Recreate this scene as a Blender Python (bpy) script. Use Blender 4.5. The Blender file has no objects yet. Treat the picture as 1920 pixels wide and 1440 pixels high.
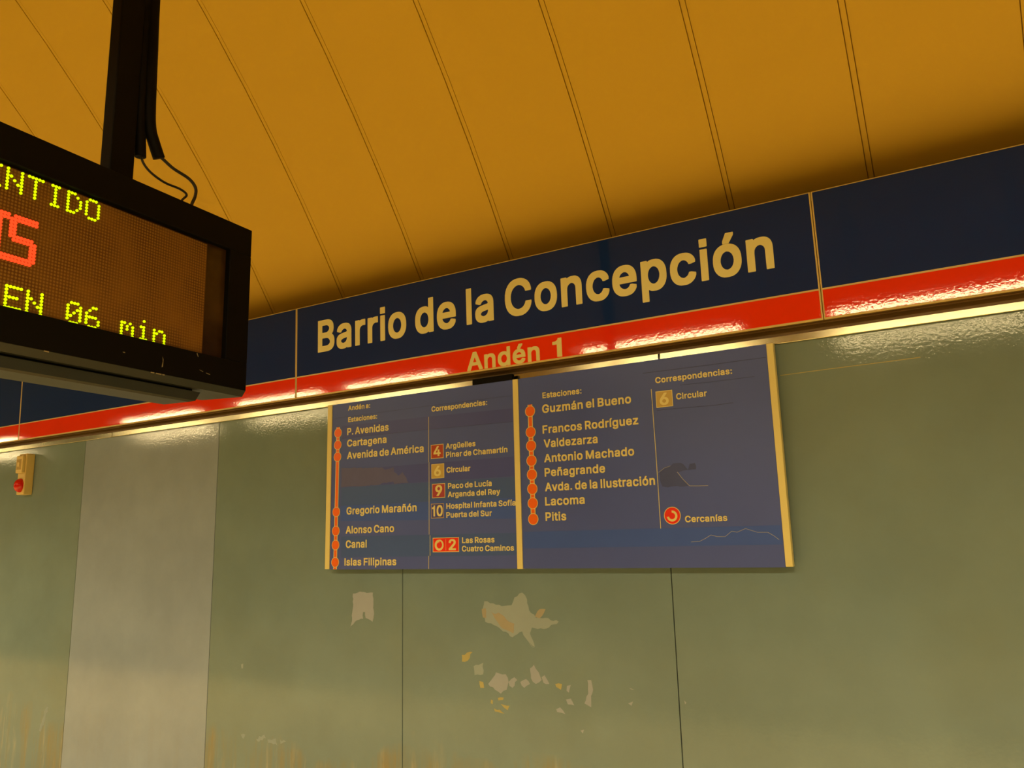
import bpy, bmesh, math, random, json
from math import sin, cos, pi, radians, sqrt
from mathutils import Vector, Matrix
from mathutils.geometry import tessellate_polygon

random.seed(7)
sc = bpy.context.scene
COL = sc.collection

# ------------------------------------------------------------------ camera
# world: X along the platform wall, Y towards the wall, Z up, floor at 0
cam_d = bpy.data.cameras.new('camera')
cam_d.sensor_fit = 'HORIZONTAL'; cam_d.sensor_width = 36.0
cam_d.lens = 1493.6 / 1920 * 36.0
cam_d.clip_start = 0.05
cam = bpy.data.objects.new('camera', cam_d); COL.objects.link(cam)
YAW, PITCH, ROLL = radians(30.25), radians(11.05), radians(-1.458)
_f = Vector((-sin(YAW)*cos(PITCH), cos(YAW)*cos(PITCH), sin(PITCH)))
_r = Vector((cos(YAW), sin(YAW), 0)); _u = _r.cross(_f)
_r2 = cos(ROLL)*_r + sin(ROLL)*_u; _u2 = -sin(ROLL)*_r + cos(ROLL)*_u
M = Matrix.Identity(4)
for i in range(3): M[i][0], M[i][1], M[i][2] = _r2[i], _u2[i], -_f[i]
M.translation = (0, 0, 1.6)
cam.matrix_world = M
sc.camera = cam

# ------------------------------------------------------------------ light
LIGHT = (1.0, 0.755, 0.37)            # warm cast of the station tubes
TUBE_STRENGTH = 49.0                 # radiance of the fluorescent tubes
DOWN_FILL_WATTS = 90.0                 # added fill lamp under each luminaire, brightens floor and its bounce
w = bpy.data.worlds.new('world'); sc.world = w; w.use_nodes = True
w.node_tree.nodes['Background'].inputs[0].default_value = (LIGHT[0], LIGHT[1], LIGHT[2], 1)
w.node_tree.nodes['Background'].inputs[1].default_value = 0.02
LAMP_Y, LAMP_Z = -0.555, 3.035
LAMP_SEGMENTS = [(-15.0, -13.5), (-12.95, -11.75), (-9.45, -7.85), (-7.32, -5.92), (-5.68, -4.30),
                 (-2.92, -1.48), (-0.86, 0.60), (1.10, 2.55), (3.2, 4.7), (5.4, 6.9)]

sc.view_settings.view_transform = 'Standard'
sc.view_settings.look = 'None'
sc.view_settings.exposure = 0.0
sc.view_settings.gamma = 1.0
sc.view_settings.use_curve_mapping = False

# ------------------------------------------------------------------ helpers
def link(name, me, parent=None, mat=None):
    o = bpy.data.objects.new(name, me); COL.objects.link(o)
    if mat is not None:
        me.materials.clear()
        for m in (mat if isinstance(mat, (list, tuple)) else [mat]): me.materials.append(m)
    if parent is not None: o.parent = parent
    return o

def tag(o, label=None, cat=None, group=None, kind=None):
    if label: o['label'] = label
    if cat: o['category'] = cat
    if group: o['group'] = group
    if kind: o['kind'] = kind
    return o

def empty(name, loc=(0, 0, 0), rz=0.0):
    o = bpy.data.objects.new(name, None); COL.objects.link(o)
    o.location = loc; o.rotation_euler = (0, 0, rz); o.empty_display_size = 0.1
    return o

class MB:
    """collects shapes into one mesh"""
    def __init__(s): s.bm = bmesh.new()
    def box(s, x0, x1, y0, y1, z0, z1, bevel=0.0, mi=0, seg=2):
        r = bmesh.ops.create_cube(s.bm, size=1.0)
        vs = r['verts']
        for v in vs:
            v.co = Vector(((x0+x1)/2 + v.co.x*(x1-x0), (y0+y1)/2 + v.co.y*(y1-y0), (z0+z1)/2 + v.co.z*(z1-z0)))
        fs = set(f for v in vs for f in v.link_faces)
        for f in fs: f.material_index = mi
        if bevel > 0:
            es = list(set(e for v in vs for e in v.link_edges))
            b = bmesh.ops.bevel(s.bm, geom=es, offset=bevel, segments=seg, affect='EDGES', profile=0.5)
            for f in b['faces']: f.material_index = mi
        return s
    def prism(s, pts, axis, a, b, mi=0):
        """pts: 2D outline; axis 'x' -> (y,z), 'y' -> (x,z), 'z' -> (x,y)"""
        def P(p, t):
            return {'x': (t, p[0], p[1]), 'y': (p[0], t, p[1]), 'z': (p[0], p[1], t)}[axis]
        A = [s.bm.verts.new(P(p, a)) for p in pts]; B = [s.bm.verts.new(P(p, b)) for p in pts]
        n = len(pts)
        for i in range(n):
            f = s.bm.faces.new((A[i], A[(i+1) % n], B[(i+1) % n], B[i])); f.material_index = mi
        tris = tessellate_polygon([[Vector((p[0], p[1], 0)) for p in pts]])
        for t in tris:
            for V in (A, B):
                try:
                    f = s.bm.faces.new([V[i] for i in t]); f.material_index = mi
                except ValueError: pass
        return s
    def tube(s, pts, r, n=10, mi=0, caps=True):
        pts = [Vector(p) for p in pts]; rings = []
        up = None
        for i, p in enumerate(pts):
            d = (pts[min(i+1, len(pts)-1)] - pts[max(i-1, 0)]).normalized()
            if up is None:
                up = Vector((0, 0, 1)) if abs(d.z) < 0.9 else Vector((1, 0, 0))
            side = d.cross(up).normalized(); up2 = side.cross(d).normalized(); up = up2
            rr = r[i] if isinstance(r, (list, tuple)) else r
            rings.append([s.bm.verts.new(p + rr*(cos(2*pi*k/n)*side + sin(2*pi*k/n)*up2)) for k in range(n)])
        for a, b in zip(rings, rings[1:]):
            for k in range(n):
                f = s.bm.faces.new((a[k], a[(k+1) % n], b[(k+1) % n], b[k])); f.material_index = mi; f.smooth = True
        if caps:
            for q in (rings[0], rings[-1]): s.bm.faces.new(q).material_index = mi
        return s
    def dome(s, c, rx, ry, rz, n=24, m=8, mi=0):
        """half ellipsoid bulging towards -Y"""
        rows = []
        for i in range(m):
            t = i/m*pi/2
            rows.append([s.bm.verts.new((c[0]+rx*cos(t)*cos(2*pi*k/n), c[1]-ry*sin(t), c[2]+rz*cos(t)*sin(2*pi*k/n))) for k in range(n)])
        top = s.bm.verts.new((c[0], c[1]-ry, c[2]))
        for a, b in zip(rows, rows[1:]):
            for k in range(n):
                f = s.bm.faces.new((a[k], a[(k+1) % n], b[(k+1) % n], b[k])); f.smooth = True; f.material_index = mi
        for k in range(n):
            f = s.bm.faces.new((rows[-1][k], rows[-1][(k+1) % n], top)); f.smooth = True; f.material_index = mi
        s.bm.faces.new(rows[0]).material_index = mi
        return s
    def build(s, name, mat, parent=None, origin=None, normals=True):
        if normals: bmesh.ops.recalc_face_normals(s.bm, faces=s.bm.faces)
        if origin is not None: bmesh.ops.translate(s.bm, verts=s.bm.verts, vec=-Vector(origin))
        me = bpy.data.meshes.new(name); s.bm.to_mesh(me); s.bm.free()
        o = link(name, me, parent, mat)
        if origin is not None: o.location = origin
        return o

def catmull(pts, n=6):
    P = [Vector(p) for p in pts]; P = [2*P[0]-P[1]] + P + [2*P[-1]-P[-2]]; out = []
    for i in range(1, len(P)-2):
        for k in range(n):
            t = k/n; a, b, c, d = P[i-1:i+3]
            out.append(0.5*((2*b) + (-a+c)*t + (2*a-5*b+4*c-d)*t*t + (-a+3*b-3*c+d)*t**3))
    out.append(P[-2]); return out

# ------------------------------------------------------------------ materials
class NT:
    def __init__(s, name):
        s.m = bpy.data.materials.new(name); s.m.use_nodes = True
        s.t = s.m.node_tree; s.n = s.t.nodes; s.b = s.n['Principled BSDF']
    def new(s, kind, **kw):
        x = s.n.new(kind)
        for k, v in kw.items(): setattr(x, k, v)
        return x
    def ln(s, a, b): s.t.links.new(a, b)
    def math(s, op, a, b=None, clamp=False):
        x = s.new('ShaderNodeMath', operation=op, use_clamp=clamp)
        for i, v in enumerate((a, b)):
            if v is None: continue
            if isinstance(v, (int, float)): x.inputs[i].default_value = v
            else: s.ln(v, x.inputs[i])
        return x.outputs[0]
    def noise(s, scale, detail=4, rough=0.55, vec=None, stretch=None):
        t = s.new('ShaderNodeTexCoord').outputs['Object'] if vec is None else vec
        if stretch:
            mp = s.new('ShaderNodeMapping'); mp.inputs['Scale'].default_value = stretch; s.ln(t, mp.inputs[0]); t = mp.outputs[0]
        x = s.new('ShaderNodeTexNoise'); x.inputs['Scale'].default_value = scale
        x.inputs['Detail'].default_value = detail; x.inputs['Roughness'].default_value = rough
        s.ln(t, x.inputs['Vector']); return x.outputs['Fac']
    def ramp(s, fac, stops):
        x = s.new('ShaderNodeValToRGB'); e = x.color_ramp.elements
        while len(e) < len(stops): e.new(0.5)
        for q, (p, c) in zip(e, stops):
            q.position = p; q.color = (c, c, c, 1) if isinstance(c, (int, float)) else (*c, 1)
        s.ln(fac, x.inputs[0]); return x.outputs[0]
    def mix(s, fac, a, b):
        x = s.new('ShaderNodeMix', data_type='RGBA')
        for sock, v in ((x.inputs[0], fac), (x.inputs[6], a), (x.inputs[7], b)):
            if isinstance(v, (int, float)): sock.default_value = v
            elif isinstance(v, tuple): sock.default_value = (*v, 1)
            else: s.ln(v, sock)
        return x.outputs[2]
    def bump(s, h, strength=0.2, dist=0.001):
        x = s.new('ShaderNodeBump'); x.inputs['Strength'].default_value = strength; x.inputs['Distance'].default_value = dist
        s.ln(h, x.inputs['Height']); s.ln(x.outputs[0], s.b.inputs['Normal'])
    def set(s, color=None, rough=None, metal=None, spec=None):
        for k, v in (('Base Color', color), ('Roughness', rough), ('Metallic', metal), ('Specular IOR Level', spec)):
            if v is None: continue
            if isinstance(v, (int, float)): s.b.inputs[k].default_value = v
            elif isinstance(v, tuple): s.b.inputs[k].default_value = (*v, 1)
            else: s.ln(v, s.b.inputs[k])
        return s

def paint(name, color, rough=0.4, metal=0.0, spec=0.5, vary=0.06, nscale=6.0, bump=None):
    t = NT(name)
    n = t.noise(nscale)
    c = t.mix(n, tuple(x*(1-vary) for x in color), tuple(min(1, x*(1+vary)) for x in color))
    t.set(c, rough, metal, spec)
    if bump: t.bump(t.noise(bump[0], 2), bump[1], bump[2])
    return t.m

def emit(name, color, strength):
    m = bpy.data.materials.new(name); m.use_nodes = True
    b = m.node_tree.nodes['Principled BSDF']
    b.inputs['Base Color'].default_value = (*[min(1, c)*0.5 for c in color], 1)
    b.inputs['Emission Color'].default_value = (*color, 1); b.inputs['Emission Strength'].default_value = strength
    return m

# glazed steel wall panels with orange-peel gloss, grime and drip streaks low down
def wall_paint(name, base, grime):
    t = NT(name)
    geo = t.new('ShaderNodeNewGeometry').outputs['Position']
    sep = t.new('ShaderNodeSeparateXYZ'); t.ln(geo, sep.inputs[0])
    blot = t.ramp(t.noise(3.2, 6, 0.6, geo), [(0.35, 0.0), (0.7, 1.0)])
    c = t.mix(blot, tuple(x*0.93 for x in base), tuple(x*1.06 for x in base))
    c = t.mix(t.math('MULTIPLY', t.ramp(t.noise(1.1, 5, 0.65, geo), [(0.45, 0.0), (0.75, 1.0)]), 0.35*grime), c, (base[0]*1.05, base[1]*0.88, base[2]*0.6))
    # drips: vertical streaks that fade out with height
    st = t.ramp(t.noise(9.0, 5, 0.7, geo, (1, 1, 0.07)), [(0.42, 0.0), (0.62, 1.0)])
    edge = t.math('ADD', sep.outputs[2], t.math('MULTIPLY', t.noise(2.5, 4, 0.6, geo), 0.55))
    low = t.ramp(edge, [(0.90, 1.0), (1.30, 0.0)])
    c = t.mix(t.math('MULTIPLY', t.math('MULTIPLY', st, low), 0.85*grime), c, (0.255, 0.215, 0.105))
    c = t.mix(t.math('MULTIPLY', t.math('MULTIPLY', t.ramp(t.noise(22, 4, 0.7, geo, (1, 1, 0.12)), [(0.55, 0.0), (0.72, 1.0)]), low), 0.6*grime), c, (0.36, 0.37, 0.30))
    r = t.ramp(t.noise(4, 5, 0.6, geo), [(0.3, 0.05), (0.75, 0.11)])
    t.set(c, r, 0.0, 0.42)
    t.bump(t.noise(95, 2, 0.5, geo), 0.27, 0.0008)
    return t.m

MATS = {}
MATS['wall_green'] = wall_paint('green_wall_enamel', (0.174, 0.252, 0.280), 1.0)
MATS['wall_grey'] = wall_paint('pale_grey_wall_enamel', (0.262, 0.335, 0.46), 0.10)
MATS['seam'] = paint('dark_joint', (0.02, 0.018, 0.014), 0.8)
MATS['vault'] = paint('orange_cream_vault_panel', (0.60, 0.385, 0.014), 0.6, vary=0.03, nscale=1.2, bump=(35, 0.05, 0.001))
MATS['vault_gap'] = paint('vault_joint', (0.46, 0.28, 0.015), 0.7)
MATS['blue'] = paint('blue_enamel', (0.007, 0.024, 0.14), 0.06, spec=0.33, vary=0.05, bump=(110, 0.08, 0.0006))
MATS['red'] = paint('red_enamel', (0.74, 0.030, 0.003), 0.04, spec=0.6, vary=0.04, bump=(85, 0.17, 0.0006))
MATS['cream'] = paint('cream_lettering', (0.67, 0.62, 0.27), 0.35, vary=0.04)
MATS['cream_rim'] = paint('cream_enamel_rim', (0.55, 0.42, 0.15), 0.3, vary=0.05)
MATS['brown_metal'] = paint('brown_painted_steel', (0.13, 0.075, 0.022), 0.35, 0.3, vary=0.2)
MATS['alu'] = paint('brushed_aluminium', (0.50, 0.46, 0.32), 0.17, 1.0, vary=0.1, nscale=25)
MATS['map_blue'] = paint('blue_map_board', (0.046, 0.083, 0.40), 0.42, spec=0.7, vary=0.07, nscale=5, bump=(30, 0.05, 0.001))
def flat(name, c, r=0.36, v=0.05): return paint(name, c, r, vary=v, nscale=8)
MATS['map_dark'] = flat('blue_map_strip_dark', (0.052, 0.074, 0.36))
MATS['map_teal'] = flat('blue_map_strip_teal', (0.046, 0.098, 0.36))
MATS['map_sky'] = flat('blue_map_strip_sky', (0.042, 0.098, 0.48))
MATS['map_worn'] = flat('worn_map_strip', (0.088, 0.095, 0.27), 0.4, 0.2)
MATS['map_torn'] = flat('torn_map_vinyl', (0.042, 0.064, 0.24), 0.5, 0.2)
MATS['tear'] = flat('torn_paper_edge', (0.34, 0.34, 0.30), 0.6)
MATS['route'] = paint('orange_route_line', (0.78, 0.13, 0.004), 0.35, vary=0.03)
MATS['badge4'] = flat('brown_badge', (0.36, 0.045, 0.012))
MATS['badge6'] = flat('grey_badge', (0.47, 0.35, 0.10))
MATS['badge9'] = flat('purple_badge', (0.33, 0.04, 0.06))
MATS['badge10'] = flat('dark_blue_badge', (0.052, 0.062, 0.30))
MATS['badge2'] = flat('red_badge', (0.72, 0.022, 0.004))
MATS['cream_edge'] = paint('cream_frame_bar', (0.69, 0.62, 0.27), 0.4, vary=0.05)
MATS['residueA'] = flat('glue_residue_grey', (0.285, 0.33, 0.42), 0.6, 0.1)
MATS['residueB'] = flat('glue_residue_green', (0.25, 0.32, 0.36), 0.6, 0.1)
MATS['residueC'] = flat('glue_residue_pink', (0.30, 0.28, 0.22), 0.6, 0.15)
MATS['residueE'] = flat('glue_residue_yellow', (0.36, 0.33, 0.15), 0.6, 0.2)
MATS['black'] = paint('black_powder_coat', (0.002, 0.0015, 0.001), 0.6, spec=0.12, vary=0.2, nscale=20)
MATS['charcoal'] = paint('charcoal_metal', (0.018, 0.020, 0.017), 0.4, vary=0.2, nscale=12)
MATS['rubber'] = paint('black_cable_rubber', (0.012, 0.009, 0.008), 0.5)
MATS['scuff'] = paint('scuff_marks', (0.22, 0.18, 0.10), 0.6)
MATS['led_yellow'] = emit('led_yellow_green', (0.64, 0.86, 0.0), 1.1)
MATS['led_red'] = emit('led_red', (1.0, 0.055, 0.012), 1.4)
MATS['ivory'] = paint('ivory_plastic', (0.66, 0.52, 0.20), 0.35, vary=0.06, nscale=15)
MATS['ivory_dark'] = paint('ivory_plastic_recess', (0.40, 0.29, 0.09), 0.45)
MATS['red_lens'] = paint('red_lens', (0.62, 0.012, 0.006), 0.12)
MATS['lamp_white'] = paint('grey_lamp_housing', (0.22, 0.22, 0.21), 0.4)
MATS['tube'] = emit('fluorescent_tube', LIGHT, TUBE_STRENGTH)
MATS['ballast'] = paint('track_ballast', (0.10, 0.09, 0.07), 0.9, vary=0.5, nscale=30)
MATS['far_wall'] = paint('far_wall_panels', (0.24, 0.31, 0.28), 0.3, vary=0.05)
MATS['steel_rail'] = paint('rail_steel', (0.35, 0.33, 0.3), 0.3, 1.0)
def terrazzo():
    t = NT('tan_terrazzo')
    c = t.mix(t.noise(2.0, 6), (0.66, 0.55, 0.30), (0.74, 0.62, 0.36))
    v = t.new('ShaderNodeTexVoronoi'); v.inputs['Scale'].default_value = 60
    t.ln(t.new('ShaderNodeTexCoord').outputs['Object'], v.inputs['Vector'])
    c = t.mix(t.ramp(v.outputs['Distance'], [(0.05, 0.5), (0.25, 0.0)]), c, (0.40, 0.34, 0.22))
    t.set(c, 0.35); return t.m
MATS['floor'] = terrazzo()
MATS['floor_edge'] = paint('brown_granite_edge', (0.50, 0.41, 0.24), 0.4, vary=0.15, nscale=30)
def led_matrix():
    t = NT('unlit_led_matrix')
    oc = t.new('ShaderNodeTexCoord').outputs['Object']
    sep = t.new('ShaderNodeSeparateXYZ'); t.ln(oc, sep.inputs[0])
    def cell(o, off):
        f = t.math('FRACT', t.math('MULTIPLY', t.math('ADD', o, off), 1/0.008))
        return t.math('POWER', t.math('SUBTRACT', f, 0.5), 2)
    d = t.math('SQRT', t.math('ADD', cell(sep.outputs[1], 10.0-0.036+0.004), cell(sep.outputs[2], 10.0-0.4534+0.004)))
    dot = t.ramp(d, [(0.20, 1.0), (0.46, 0.0)])
    sm = t.ramp(t.noise(6.5, 4, 0.6, oc), [(0.38, 0.0), (0.72, 1.0)])
    haze = t.mix(t.math('MULTIPLY', sm, 0.85), (0.090, 0.031, 0.003), (0.19, 0.082, 0.009))
    c = t.mix(t.math('MULTIPLY', dot, t.math('SUBTRACT', 0.85, t.math('MULTIPLY', sm, 0.45))), haze, (0.26, 0.135, 0.022))
    t.set(c, 0.45, 0.0, 0.3); return t.m
MATS['matrix'] = led_matrix()
def smoked():
    t = NT('smoked_window_margin')
    oc = t.new('ShaderNodeTexCoord').outputs['Object']
    sm = t.ramp(t.noise(5, 4, 0.6, oc), [(0.4, 0.0), (0.75, 1.0)])
    t.set(t.mix(sm, (0.020, 0.009, 0.003), (0.060, 0.030, 0.007)), 0.25, 0.0, 0.3); return t.m
MATS['smoked'] = smoked()

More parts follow.
